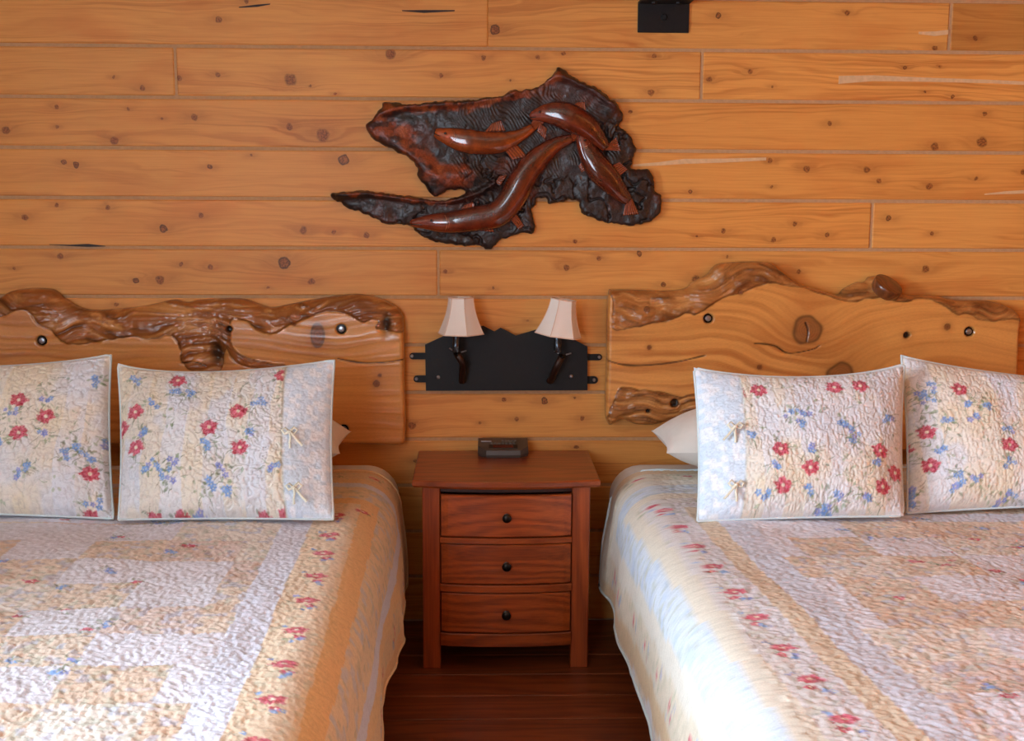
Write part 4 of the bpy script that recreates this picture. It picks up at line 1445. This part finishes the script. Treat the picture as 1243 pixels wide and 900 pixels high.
def sprig(C, X, Y_, cx, cy, sd, n=7, L=.035, sx=1, sy=1):
    rg = random.Random(int(sd * 999) + 3)
    for i in range(n):
        a_ = rg.uniform(0, 2 * pi); r0 = rg.uniform(.006, .02)
        p = (cx + cos(a_) * r0, cy + sin(a_) * r0)
        if rg.random() < .5:
            paint_stroke(C, X, Y_, p, a_ + rg.uniform(-.6, .6), L * rg.uniform(.6, 1.3), .0022, rg.choice((GREEN, DGREEN, lin(150, 140, 104))), rg.uniform(-1, 1), .6)
        else:
            paint_stroke(C, X, Y_, p, a_ + rg.uniform(-.6, .6), L * rg.uniform(.35, .6), .0055, rg.choice((GREEN, lin(160, 180, 140), DGREEN)), 0, .6)


def quilting(X, Y_, sc_, seed, stretch=(1, 1)):
    """stippled quilting: puffs between meandering stitch lines, 0 at the stitch .. 1"""
    x = X * stretch[0]; y_ = Y_ * stretch[1]
    wx = x + .35 / sc_ * vnoise(x * sc_ * .8, y_ * sc_ * .8, seed + 1); wy = y_ + .35 / sc_ * vnoise(x * sc_ * .8 + 31, y_ * sc_ * .8, seed + 2)
    n1 = vnoise(wx * sc_, wy * sc_, seed) + .45 * vnoise(wx * sc_ * 2, wy * sc_ * 2, seed + 4)
    n2 = vnoise(wx * sc_ + 51, wy * sc_ + 13, seed + 8) + .45 * vnoise(wx * sc_ * 2, wy * sc_ * 2, seed + 14)
    a = np.minimum(np.abs(n1), np.abs(n2))
    return sstep(0, .30, a) ** .7


# ---------------------------------------------------------------- shams
def make_sham(label, corners, reds, blues, panel, seed, qstretch, depth=.085, sag=(.0, 0), ties=(), qsc=52, qamp=.0060):
    """corners: pixel TL, TR, BR, BL ; leaning pillow plane"""
    TL, TR, BR, BL = corners
    zb = BEDZ + .026
    b0 = onZ(*BL, zb); b1 = onZ(*BR, zb)
    Yb = (b0[1] + b1[1]) / 2
    lean = math.atan2(.27, .43)
    nrm = np.array([0, -cos(lean), sin(lean)])      # towards the room and up
    upv = np.array([0, sin(lean), cos(lean)])
    O = np.array([0, Yb, zb])
    pts = {k: onplane(*p, O, nrm) for k, p in zip(('TL', 'TR', 'BR', 'BL'), corners)}

    def uv(p):
        return np.array([p[0], (p - O) @ upv])
    c = {k: uv(p) for k, p in pts.items()}
    Wd = ((c['TR'] - c['TL'])[0] + (c['BR'] - c['BL'])[0]) / 2
    Hh = ((c['TL'] - c['BL'])[1] + (c['TR'] - c['BR'])[1]) / 2
    nu = int(Wd / .0026); nv = int(Hh / .0026)

    def surf(nu, nv, sign, dense):
        u = np.linspace(0, 1, nu + 1); v = np.linspace(0, 1, nv + 1)
        U, V_ = np.meshgrid(u, v)
        # bilinear outline, edges drawn in between the corners
        a = 2 * U - 1; b_ = 2 * V_ - 1
        base = (c['BL'][None, None] * ((1 - U) * (1 - V_))[..., None] + c['BR'][None, None] * (U * (1 - V_))[..., None]
                + c['TL'][None, None] * ((1 - U) * V_)[..., None] + c['TR'][None, None] * (U * V_)[..., None])
        inx = .010 * (1 - b_ ** 2) * a; inz = (sag[0] + sag[1] * a) * (1 - a ** 2) ** .8 * (V_ ** 1.5)
        x = base[..., 0] - inx
        y_ = base[..., 1] - inz + .004 * (1 - a ** 2) * np.clip(-b_, 0, 1)
        th = (np.clip(1 - np.abs(a) ** 3.2, 0, 1) ** .62) * (np.clip(1 - np.abs(b_) ** 3.0, 0, 1) ** .62)
        low = (1 + .25 * -b_)
        h = depth * th * low
        # soft slumps running to the corners
        h = h + .010 * fbm(x * 7, y_ * 7, seed + 70, 2) * th
        h = h - .012 * th * np.exp(-((np.abs(a) - .86) / .08) ** 2) * sstep(.2, -.9, b_)
        return U, V_, x, y_, h * sign, a, b_
    U, V_, x, y_, h, a, b_ = surf(nu, nv, 1, True)
    X = x.ravel(); Y2 = y_.ravel(); h = h.ravel()
    ua = U.ravel(); va = V_.ravel()
    is_panel = (ua > panel[0]) & (ua < panel[1]) if panel else np.zeros(len(X), bool)
    q = quilting(X, Y2, qsc, seed, qstretch)
    qp = quilting(X, Y2, 85, seed + 3, (1, 1))
    amp = np.where(is_panel, .0020 * qp, qamp * q)
    edge = np.minimum.reduce([ua * Wd, (1 - ua) * Wd, va * Hh, (1 - va) * Hh])
    amp = amp * sstep(.004, .014, edge)
    P = np.stack([X, O[1] + 0 * X, 0 * X], 1)
    W3 = np.zeros((len(X), 3)); W3[:, 0] = X
    W3 += O[None] * np.array([0, 1, 1]) + Y2[:, None] * upv[None] + (h + amp)[:, None] * nrm[None]
    # colours: patch columns in pale cottons
    C = np.empty((len(X), 3)); C[:] = lin(232, 226, 214)
    rg = random.Random(seed)
    colw = .062
    x0 = X.min()
    ncol = int(Wd / colw) + 2
    wob = .006 * vnoise(Y2 * 15, X * 15, seed + 3)
    ci = np.floor((X - x0 + wob) / colw).astype(int)
    pal = [lin(238, 225, 200), lin(228, 229, 233), lin(238, 224, 198), lin(236, 236, 236), lin(240, 228, 202), lin(229, 230, 234)]
    for i in range(ncol):
        mk = ci == i
        base = pal[i % len(pal)] if rg.random() < .8 else rg.choice(pal)
        C[mk] = base
    C = C * .55 + np.array(lin(236, 232, 222)) * .45
    patch = fbm(X * 9, Y2 * 7, seed + 5, 3)
    C = mixc(C, lin(238, 220, 182), .5 * sstep(.1, .45, patch))
    C = mixc(C, lin(226, 230, 236), .6 * sstep(.1, .45, -patch))
    C = mixc(C, lin(186, 174, 170), .16 * sstep(.0, .8, vnoise(X * 140, Y2 * 140, seed + 8)))
    # sprigs first, then blossoms
    tou = lambda p: uv(onplane(p[0], p[1], O + nrm * depth * .9, nrm))
    k = 0
    for p in blues:
        w_ = tou(p); k += 1
        sprig(C, X, Y2, w_[0], w_[1], seed + k * .37, 9, .034)
    for p in reds:
        w_ = tou(p); k += 1
        sprig(C, X, Y2, w_[0], w_[1], seed + k * .37, 7, .032)
    for i in range(int(44)):
        sprig(C, X, Y2, rg.uniform(X.min(), X.max()), rg.uniform(Y2.min(), Y2.max()), seed + 40 + i * .61, 4, .03)
    for p in blues:
        w_ = tou(p); k += 1
        paint_blue(C, X, Y2, w_[0], w_[1], .0125, seed + k * .53, 4)
    for p in reds:
        w_ = tou(p); k += 1
        paint_red(C, X, Y2, w_[0], w_[1], .0255, seed + k * .77, 1.1, 1.0)
    if panel:
        pc = mixc(np.tile(lin(216, 228, 236), (len(X), 1)), lin(238, 240, 240), sstep(-.3, .5, vnoise(X * 60, Y2 * 60, seed + 12)))
        C[is_panel] = pc[is_panel]
        e_ = panel[0] if panel[0] > .1 else panel[1]
        mk = np.exp(-((ua - e_) / .006) ** 2)
        C = mixc(C, lin(206, 200, 176), mk * .6)
    C = np.clip(C * np.array([.98, 1.0, 1.055]), 0, .93)
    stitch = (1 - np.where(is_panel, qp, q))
    C = C * (1 - .15 * (stitch ** 2)[:, None])  # shade between the quilted puffs, painted darker along the stitch lines
    w_ = nu + 1
    idx = np.arange((nu + 1) * (nv + 1)).reshape(nv + 1, nu + 1)
    Fq = np.stack([idx[:-1, :-1].ravel(), idx[:-1, 1:].ravel(), idx[1:, 1:].ravel(), idx[1:, :-1].ravel()], 1).tolist()
    cen = onplane((BL[0] + BR[0]) / 2, (BL[1] + BR[1]) / 2, O, nrm)
    root = empty('pillow_sham', (cen[0], Yb + .03, zb - .01), label, 'pillow', 'quilted floral pillow shams')
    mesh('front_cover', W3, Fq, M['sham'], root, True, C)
    # back
    nb_u, nb_v = 40, 30
    U2, V2, x2, y2, h2, _, _ = surf(nb_u, nb_v, -1, False)
    B3 = np.zeros((x2.size, 3)); B3[:, 0] = x2.ravel()
    B3 += O[None] * np.array([0, 1, 1]) + y2.ravel()[:, None] * upv[None] + (h2.ravel() * .8)[:, None] * nrm[None]
    # keep the back from sinking through the mattress
    B3[:, 2] = np.maximum(B3[:, 2], BEDZ + .024)
    idb = np.arange((nb_u + 1) * (nb_v + 1)).reshape(nb_v + 1, nb_u + 1)
    Fb = np.stack([idb[:-1, :-1].ravel(), idb[1:, :-1].ravel(), idb[1:, 1:].ravel(), idb[:-1, 1:].ravel()], 1).tolist()
    mesh('back_cover', B3, Fb, M['sham'], root, True, np.tile(lin(232, 226, 216), (len(B3), 1)))
    g = W3.reshape(nv + 1, nu + 1, 3)
    s_ = 6
    per = list(g[0, ::s_]) + list(g[::s_, -1])[1:] + list(g[-1, ::-s_])[1:] + list(g[::-s_, 0])[1:]
    per = [p_ for p_ in per]
    per.append(per[0])
    MB().tube(per, .0042, 7, cap=False, squash=1.0, up=tuple(nrm)).build('piping', M['piping'], root, True)
    # bow ties on the panel edge
    for (tx, ty) in ties:
        wv_ = tou((tx, ty))
        j = int(np.argmin((X - wv_[0]) ** 2 + (Y2 - wv_[1]) ** 2))
        p0 = W3[j] + nrm * .004
        ex = np.array([1.0, 0, 0])
        bow = MB()

        def rib(pts2, w0):
            n_ = len(pts2); v_ = []; f_ = []
            for i_, (du, dv, dn) in enumerate(pts2):
                pr = pts2[min(i_ + 1, n_ - 1)]; pl = pts2[max(i_ - 1, 0)]
                t_ = np.array([pr[0] - pl[0], pr[1] - pl[1]]); t_ = t_ / (np.linalg.norm(t_) + 1e-9)
                s2 = np.array([-t_[1], t_[0]])
                for sg_ in (-1, 1):
                    for off in (0, .0012):
                        v_.append(p0 + ex * (du + s2[0] * w0 * sg_) + upv * (dv + s2[1] * w0 * sg_) + nrm * (dn + off + .002 * sg_))
            for i_ in range(n_ - 1):
                a_ = i_ * 4; b2_ = a_ + 4
                f_ += [(a_, a_ + 2, b2_ + 2, b2_), (a_ + 1, b2_ + 1, b2_ + 3, a_ + 3), (a_, b2_, b2_ + 1, a_ + 1), (a_ + 2, a_ + 3, b2_ + 3, b2_ + 2)]
            bow.add(v_, f_)
        sg = 1 if panel[0] > .1 else -1
        rib([(0, 0, .006), (-.012 * sg, .010, .012), (-.022 * sg, .004, .010), (-.014 * sg, -.006, .006), (0, -.001, .006)], .0035)
        rib([(0, 0, .006), (.014 * sg, .012, .012), (.024 * sg, .004, .010), (.014 * sg, -.006, .006), (0, -.001, .006)], .0035)
        rib([(0, 0, .008), (.004 * sg, -.016, .007), (.002 * sg, -.034, .004), (.004 * sg, -.05, .003)], .0035)
        rib([(0, 0, .008), (.014 * sg, -.014, .007), (.026 * sg, -.028, .004), (.04 * sg, -.042, .003)], .0035)
        bw = bow.build('tie_bow', M['ribbon'], root, True)
        kn_ = MB().tube([p0 + nrm * .004 - ex * .005, p0 + nrm * .010, p0 + nrm * .004 + ex * .005], .0045, 8).build('knot', M['ribbon'], bw, True)
        tag(bw, 'small cream ribbon bow')
    return root


BEDZ = .645

# ---------------------------------------------------------------- beds
BED = {'L': (-1.80, -.278), 'R': (.482, 2.00)}
BY0, BY1 = -.03, -2.42


def make_bed(side, label):
    x0, x1 = BED[side]
    root = empty('bed', ((x0 + x1) / 2, (BY0 + BY1) / 2, 0), label, 'bed', 'queen beds')

    def cushion(name, z0, z1, rr, mat):
        # rounded box by stacked inset rings with round plan corners
        V = []; Fc = []
        n = 8
        prof = []
        for j in range(n + 1):
            a = pi / 2 * j / n
            prof.append((rr * (1 - sin(a)), z0 + rr * (1 - cos(a))))
        for j in range(n + 1):
            a = pi / 2 * j / n
            prof.append((rr * (1 - cos(a)), z1 - rr + rr * sin(a)))
        cr = .12
        ring = []
        for (cx, cy, a0) in ((x1 - cr, BY0 - cr, 0), (x0 + cr, BY0 - cr, pi / 2), (x0 + cr, BY1 + cr, pi), (x1 - cr, BY1 + cr, 3 * pi / 2)):
            for k in range(9):
                a = a0 + pi / 2 * k / 8
                ring.append((cx, cy, cos(a), sin(a)))
        for (ins, z) in prof:
            for (cx, cy, ca, sa) in ring:
                V.append((cx + (cr - ins) * ca, cy + (cr - ins) * sa, z))
        m_ = len(ring)
        for j in range(len(prof) - 1):
            for k in range(m_):
                k2 = (k + 1) % m_
                Fc.append((j * m_ + k, j * m_ + k2, (j + 1) * m_ + k2, (j + 1) * m_ + k))
        Fc.append(tuple(range(m_))[::-1]); Fc.append(tuple((len(prof) - 1) * m_ + k for k in range(m_)))
        o = mesh(name, V, Fc, mat, root)
        return smooth_by_angle(o, 50)
    cushion('mattress', .38, BEDZ - .006, .115, M['sheet'])
    cushion('box_spring', .16, .379, .03, M['sheet'])
    MB().box(x0 + .03, x1 - .03, BY1 + .05, BY0 - .02, .11, .16, .004).build('bed_frame', M['black'], root)
    for sx in (x0 + .12, x1 - .12):
        for sy in (BY0 - .15, BY1 + .2):
            MB().box(sx - .025, sx + .025, sy - .025, sy + .025, 0, .11, .003).build('leg', M['black'], root)
    return root


make_bed('L', 'left queen bed with white mattress under floral patchwork quilt')
make_bed('R', 'right queen bed with white mattress under floral patchwork quilt')


def make_quilt(side, label, seed, skew):
    """patchwork quilt: one surface laid on the mattress and hanging at both sides and the foot"""
    x0, x1 = BED[side]
    inner = 1 if side == 'L' else -1        # the side seen in the photo
    xc = (x0 + x1) / 2; hw = (x1 - x0) / 2
    drop = .41
    rr = .13
    zt = BEDZ + .006
    # arc-length coordinate s from the centre line to the visible hem
    half = hw + .012
    flat = half - rr
    arc = rr * pi / 2
    S_in = flat + arc + drop - rr
    ds = .0046
    s_pos = np.arange(0, S_in + 1e-6, ds)
    s_neg = -np.arange(.012, S_in, .012)[::-1]
    # dense over the whole top in view
    s_neg = np.concatenate([-np.linspace(flat, S_in, 26)[::-1], -np.arange(ds * 1.3, flat, ds * 1.3)[::-1]])
    S = np.concatenate([s_neg, s_pos])
    Yh = BY0 - .26
    T = np.arange(0, abs(BY1 - Yh) - .06, .0048)
    T2 = abs(BY1 - Yh) - .06 + np.linspace(0, .42, 30)
    T = np.concatenate([T, T2])
    SS, TT = np.meshgrid(S, T)
    s = SS.ravel(); t = TT.ravel()
    sa = np.abs(s); sg = np.sign(s)
    a = np.clip((sa - flat) / rr, 0, pi / 2)
    lateral = np.where(sa < flat, sa, flat + rr * np.sin(a))
    down = np.where(sa < flat, 0, rr * (1 - np.cos(a)))
    over = np.maximum(sa - flat - arc, 0)
    down = down + over
    # hanging part flares and ripples softly
    k_ = over / (drop)
    fl = .010 * k_ + k_ * (.018 * vnoise(t * 3.1, t * 0 + sg * 3, seed) + .009 * vnoise(t * 9, t * 0 + sg * 7, seed + 1)) + .022 * np.sin(np.clip(k_, 0, 1) * pi) * (.6 + .5 * vnoise(t * 4, t * 0 + 5, seed + 2))
    lateral = lateral + fl
    # foot end turns down
    Lt = abs(BY1 - Yh) - .06
    ft = np.maximum(t - Lt, 0)
    af = np.clip(ft / rr, 0, pi / 2)
    fy = rr * np.sin(af); fd = rr * (1 - np.cos(af)) + np.maximum(ft - rr * pi / 2, 0)
    depth = np.minimum(t, Lt) + fy
    xx = xc + sg * lateral
    yy = Yh - depth
    down = np.maximum(down, fd) + .25 * np.minimum(down, fd)
    zz = zt - down
    # head end thickness: edge settles onto the mattress
    lum = .010 * fbm(s * 3.1, t * 3.1, seed + 4, 2) * sstep(flat, flat - .12, sa)
    q = quilting(s, t, 72, seed + 10, (1.2, .8) if side == 'L' else (1.0, 1.0))
    soft = fbm(s * 10, t * 10, seed + 6, 2)
    amp = .0036 * q + .002 * soft
    amp = amp * (1 - .6 * sstep(flat - .08, flat + .06, sa))
    nx = np.where(sa < flat, 0, np.sin(a)) * sg
    nz = np.where(sa < flat, 1, np.cos(a))
    V = np.stack([xx + nx * amp, yy, zz + nz * amp + lum + .004], 1)
    # hem is a soft wavy line
    V[:, 2] = V[:, 2] + k_ * .02 * vnoise(t * 5, t * 0 + sg, seed + 9)
    # ---- colours in quilt coordinates (quilt may lie a little askew)
    e_s = sa if False else s * inner                 # + towards the visible hem
    es = e_s - skew * (t - .5) + 0
    # distance from the quilt's edges
    dside = np.where(e_s > 0, S_in - es, S_in + es)
    dhead = t + .0 + .0 * s
    d = np.minimum(dside, dhead + .02)
    along = np.where(dside < dhead + .02, t, s)
    C = np.empty((len(s), 3)); C[:] = TAN
    rg = random.Random(seed)
    nz1 = vnoise(s * 90, t * 90, seed + 20); nz2 = fbm(s * 26, t * 26, seed + 22, 3)
    # centre: patches
    pw, ph = .205, .175
    es0 = es + .02
    pi_ = np.floor(es0 / pw).astype(int); pj = np.floor((t + .05) / ph).astype(int)
    hsh = (pi_ * 7 + pj * 3 + (pi_ * pj) % 5 + seed) % 6
    fab = [lin(222, 194, 164), lin(224, 223, 229), lin(230, 208, 182), lin(226, 204, 190), lin(234, 222, 204), lin(222, 221, 226)]
    for k in range(6): C[hsh == k] = fab[k]
    C = C * .8 + np.array(lin(226, 206, 188)) * .2
    floral = np.isin(hsh, (0, 2, 3, 4))
    C = mixc(C, lin(204, 160, 120), .45 * floral * sstep(.05, .5, nz2) * (hsh != 4))
    C = mixc(C, lin(176, 184, 160), .45 * floral * sstep(.25, .7, vnoise(s * 60, t * 60, seed + 31)))
    C = mixc(C, lin(180, 190, 216), .45 * floral * sstep(.3, .7, vnoise(s * 48 + 7, t * 48, seed + 33)))
    C = mixc(C, lin(238, 236, 240), .6 * (~floral) * sstep(0, .5, nz1))
    # borders, by distance from the edge
    B = [(0, .055, lin(226, 186, 138), 0), (.055, .14, lin(226, 196, 156), 1), (.14, .195, lin(230, 196, 148), 0), (.195, .245, lin(214, 216, 230), 0), (.245, .385, lin(228, 206, 172), 2),
         (.385, .445, lin(232, 190, 134), 0), (.445, .575, lin(234, 208, 174), 1), (.575, .66, lin(222, 222, 229), 0)]
    if side == 'R':
        B = [(0, .075, lin(232, 202, 162), 0), (.075, .17, lin(236, 222, 200), 1), (.17, .235, lin(238, 230, 216), 0), (.235, .34, lin(222, 230, 240), 2), (.34, .40, lin(238, 228, 210), 0),
             (.40, .52, lin(234, 228, 226), 1), (.52, .58, lin(234, 212, 180), 0), (.58, .67, lin(224, 224, 230), 0)]
    dw = d + .003 * vnoise(along * 20, d * 3, seed + 60)
    for (a0, a1, c_, kd) in B:
        if side == 'R': c_ = tuple(v * .88 for v in c_)  # right bands dimmed in colour to offset the strong window light
        mk = (dw >= a0) & (dw < a1)
        C[mk] = c_
        if kd == 2:
            C[mk] = mixc(C[mk], lin(176, 178, 150), .45 * sstep(.2, .7, vnoise(s[mk] * 55, t[mk] * 55, seed + 41)))
            C[mk] = mixc(C[mk], lin(184, 200, 226), .5 * sstep(.2, .7, vnoise(s[mk] * 40 + 3, t[mk] * 40, seed + 42)))
        if kd == 1:
            C[mk] = mixc(C[mk], lin(190, 188, 160), .4 * sstep(.3, .7, vnoise(s[mk] * 60, t[mk] * 60, seed + 43)))
    # blossoms along the two floral border bands
    for bi, (a0, a1, c_, kd) in enumerate(B):
        if kd != 1: continue
        dm = (a0 + a1) / 2
        step_ = .19 if dm > .3 else .24
        y0 = dm + .02 + (.03 if dm > .3 else .1)
        k = 0
        while y0 < T.max():
            ec = (S_in - dm) * inner
            sc_s = ec + skew * (y0 - .5) * inner
            big = .025 if dm > .3 else .015
            sprig(C, s, t, sc_s - .01 * inner, y0 + .03, seed + k * .91 + bi, 8, .03)
            paint_red(C, s, t, sc_s, y0, big, seed + k * .7 + bi, 1.3, .9)
            paint_red(C, s, t, sc_s + .012 * inner, y0 + .04, big * .5, seed + k * .3 + bi, 1.2, 1)
            paint_blue(C, s, t, sc_s + .014, y0 + .055, .011, seed + k * .57 + bi, 3)
            paint_blue(C, s, t, sc_s - .03, y0 - .03, .009, seed + k * .27 + bi, 2)
            y0 += step_ * rg.uniform(.9, 1.1); k += 1
        # the head border
        xx_ = -.5
        while xx_ < .72:
            paint_red(C, s, t, xx_ * inner, dm - .02, .018 if dm > .3 else .014, seed + xx_ * 3 + bi, 1.5, .9)
            sprig(C, s, t, (xx_ + .04) * inner, dm - .02, seed + xx_ * 5, 7, .03)
            xx_ += .17
    # scattered blossoms on the patches
    for i in range(54):
        ps, pt = rg.uniform(-.75, .25) * inner, rg.uniform(.6, 2.25)
        if rg.random() < .45: paint_red(C, s, t, ps, pt, rg.uniform(.008, .018), seed + i * .39, 1.4, .8)
        else: paint_blue(C, s, t, ps, pt, rg.uniform(.010, .015), seed + i * .41, 4)
        sprig(C, s, t, ps, pt, seed + i * .77, 7, .035)
    C = np.where((dw < .46)[:, None], C, np.clip(C * np.array([.98, 1.0, 1.07]), 0, .93))
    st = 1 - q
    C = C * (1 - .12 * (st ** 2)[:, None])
    nS, nT = len(S), len(T)
    idx = np.arange(nS * nT).reshape(nT, nS)
    Fq = np.stack([idx[:-1, :-1].ravel(), idx[1:, :-1].ravel(), idx[1:, 1:].ravel(), idx[:-1, 1:].ravel()], 1).tolist()
    root = empty('quilt', (xc, Yh - 1.1, BEDZ), label, 'quilt', 'patchwork quilts')
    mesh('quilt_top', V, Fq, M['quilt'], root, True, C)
    # bound edge along hems and head
    G = V.reshape(nT, nS, 3)
    edge = list(G[::8, 0][::-1]) + list(G[0, ::8]) + list(G[::8, -1])
    MB().tube(edge, .0055, 7, up=(0.1, -.3, 1)).build('binding', M['piping'] if side == 'R' else M['binding_l'], root, True)
    return root


M['binding_l'] = plain('peach_binding', lin(224, 192, 150), .9, bump=.2, bscale=300, var=.05)
make_quilt('L', 'patchwork floral quilt with orange striped side on the left bed', 5, .02)
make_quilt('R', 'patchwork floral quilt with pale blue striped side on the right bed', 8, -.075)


# white pillows lying behind the shams
def white_pillow(label, tip, cx, w_, seed, z0, h_, yc, d_):
    nu, nv = 60, 44
    U, V_ = np.meshgrid(np.linspace(-1, 1, nu + 1), np.linspace(-1, 1, nv + 1))
    th = (np.clip(1 - np.abs(U) ** 2.6, 0, 1) ** .6) * (np.clip(1 - np.abs(V_) ** 2.6, 0, 1) ** .6)
    x = cx + U * w_ / 2 * (1 - .06 * (1 - V_ ** 2)); y_ = yc - V_ * d_ / 2 * (1 - .05 * (1 - U ** 2))
    zt_ = z0 + h_ * (.42 + .58 * th) + .008 * fbm(x * 8, y_ * 8, seed, 2) * th
    zb_ = z0 + h_ * (.42 - .42 * th)
    n = (nu + 1) * (nv + 1)
    Vv = np.concatenate([np.stack([x.ravel(), y_.ravel(), zt_.ravel()], 1), np.stack([x.ravel(), y_.ravel(), zb_.ravel()], 1)])
    idx = np.arange(n).reshape(nv + 1, nu + 1)
    Fq = np.stack([idx[:-1, :-1].ravel(), idx[1:, :-1].ravel(), idx[1:, 1:].ravel(), idx[:-1, 1:].ravel()], 1)
    F2 = Fq[:, ::-1] + n
    o = mesh('white_pillow', Vv, Fq.tolist() + F2.tolist(), M['sheet'], None, True)
    return tag(o, label, 'pillow', 'white sleeping pillows')


wp = onY(424, 552, -.33); wq = onY(795, 558, -.33)
white_pillow('plain white pillow half hidden behind the left bed quilted shams', None, wp[0] - .36, .70, 4, BEDZ + .024, .235, -.33, .36)
white_pillow('plain white pillow half hidden behind the right bed blue-edged sham', None, wq[0] + .36, .70, 6, BEDZ + .024, .235, -.33, .36)

make_sham('floral quilted pillow sham at the left edge of the photo, on the left bed', [(-128, 452), (135, 430), (138, 630), (-124, 622)],
          [(23, 486), (55, 505), (24, 527), (106, 572), (101, 622), (130, 627), (-30, 540), (-70, 500)],
          [(57, 486), (13, 503), (3, 540), (80, 552), (90, 540), (102, 550), (25, 575), (35, 570), (107, 607), (113, 457), (55, 528), (128, 530), (-20, 600), (-60, 470)],
          None, 3, (1, 1), sag=(.012, .012))
make_sham('floral quilted pillow sham with pale side panel and two bows, on the left bed', [(143, 442), (406, 437), (405, 631), (144, 631)],
          [(255, 521), (290, 501), (292, 545), (162, 497), (163, 541), (213, 457), (342, 451), (180, 625), (214, 624), (315, 625), (345, 620), (142, 514)],
          [(183, 488), (170, 526), (253, 540), (313, 490), (302, 527), (211, 473), (231, 474), (193, 568), (204, 581), (213, 565), (180, 565), (257, 589), (272, 572), (278, 594), (332, 567), (237, 620), (347, 478), (160, 455)],
          (.785, 1.01), 4, (1, 1), sag=(.034, -.010), ties=((352, 526), (356, 592)))
make_sham('floral quilted pillow sham with pale blue side panel and bows, on the right bed', [(842, 446), (1098, 441), (1097, 627), (847, 633)],
          [(946, 547), (982, 570), (950, 590), (1069, 547), (1074, 589), (1047, 465), (1015, 467), (923, 470), (897, 473), (1091, 570)],
          [(960, 500), (976, 504), (968, 512), (908, 525), (1033, 520), (1022, 512), (1037, 531), (938, 564), (982, 549), (1061, 562), (982, 591), (928, 603), (1054, 600), (1010, 612), (1021, 604), (1081, 505), (1005, 614)],
          (-.01, .205), 6, (1.5, .7), qsc=66, qamp=.0032, sag=(.042, .004), ties=((893, 518), (894, 589)))
make_sham('floral quilted pillow sham at the right edge of the photo, on the right bed', [(1094, 432), (1352, 470), (1350, 612), (1101, 623)],
          [(1167, 470), (1129, 521), (1133, 562), (1223, 542), (1106, 537), (1290, 500)],
          [(1122, 473), (1138, 467), (1130, 480), (1175, 490), (1195, 493), (1183, 505), (1151, 510), (1142, 547), (1223, 562), (1223, 521), (1165, 588), (1185, 583), (1167, 578), (1113, 600), (1115, 590), (1110, 607), (1220, 605), (1233, 597)],
          None, 9, (1.5, .7), qsc=66, qamp=.0032, sag=(.012, -.008))

# ================================================================ floor lamp past the right bed (gives the warm light)
lx, ly, _ = LAMP_POS
fl = empty('floor_lamp', LAMP_POS, 'bronze floor lamp with cream drum shade past the right bed', 'lamp')
MB().lathe([(.14, 0), (.14, .015), (.05, .03), (.012, .05)], (lx, ly, 0), n=24).build('base', M['metal_lamp'], fl, True)
MB().lathe([(.011, .04), (.011, 1.42), (.018, 1.43), (.018, 1.48)], (lx, ly, 0), n=14).build('pole', M['metal_lamp'], fl, True)
sh = MB()
ring_o = [(.20, 1.40), (.15, 1.68)]
V = []; Fc = []
n = 32
for r_, z_ in ((.20, 1.40), (.15, 1.68), (.148, 1.68), (.198, 1.40)):
    for k in range(n): V.append((lx + r_ * cos(2 * pi * k / n), ly + r_ * sin(2 * pi * k / n), z_))
for j in range(4):
    for k in range(n):
        k2 = (k + 1) % n; j2 = (j + 1) % 4
        Fc.append((j * n + k, j * n + k2, j2 * n + k2, j2 * n + k))
mesh('lamp_shade', V, Fc, shade_mat('floor_lamp_cloth', lin(240, 214, 170), .6), fl, True)
bl = MB().lathe([(.004, 1.48), (.018, 1.49), (.03, 1.53), (.022, 1.57), (.004, 1.58)], (lx, ly, 0), n=14).build('bulb', M['bulb'], fl, True)
bl.visible_shadow = True
ld = bpy.data.lights.new('floor_lamp_light', 'POINT')
ld.energy = LAMP_POWER; ld.color = (1.0, .50, .18); ld.shadow_soft_size = .05
lo = bpy.data.objects.new('floor_lamp_light', ld); COL.objects.link(lo)
lo.location = (lx, ly, 1.62)
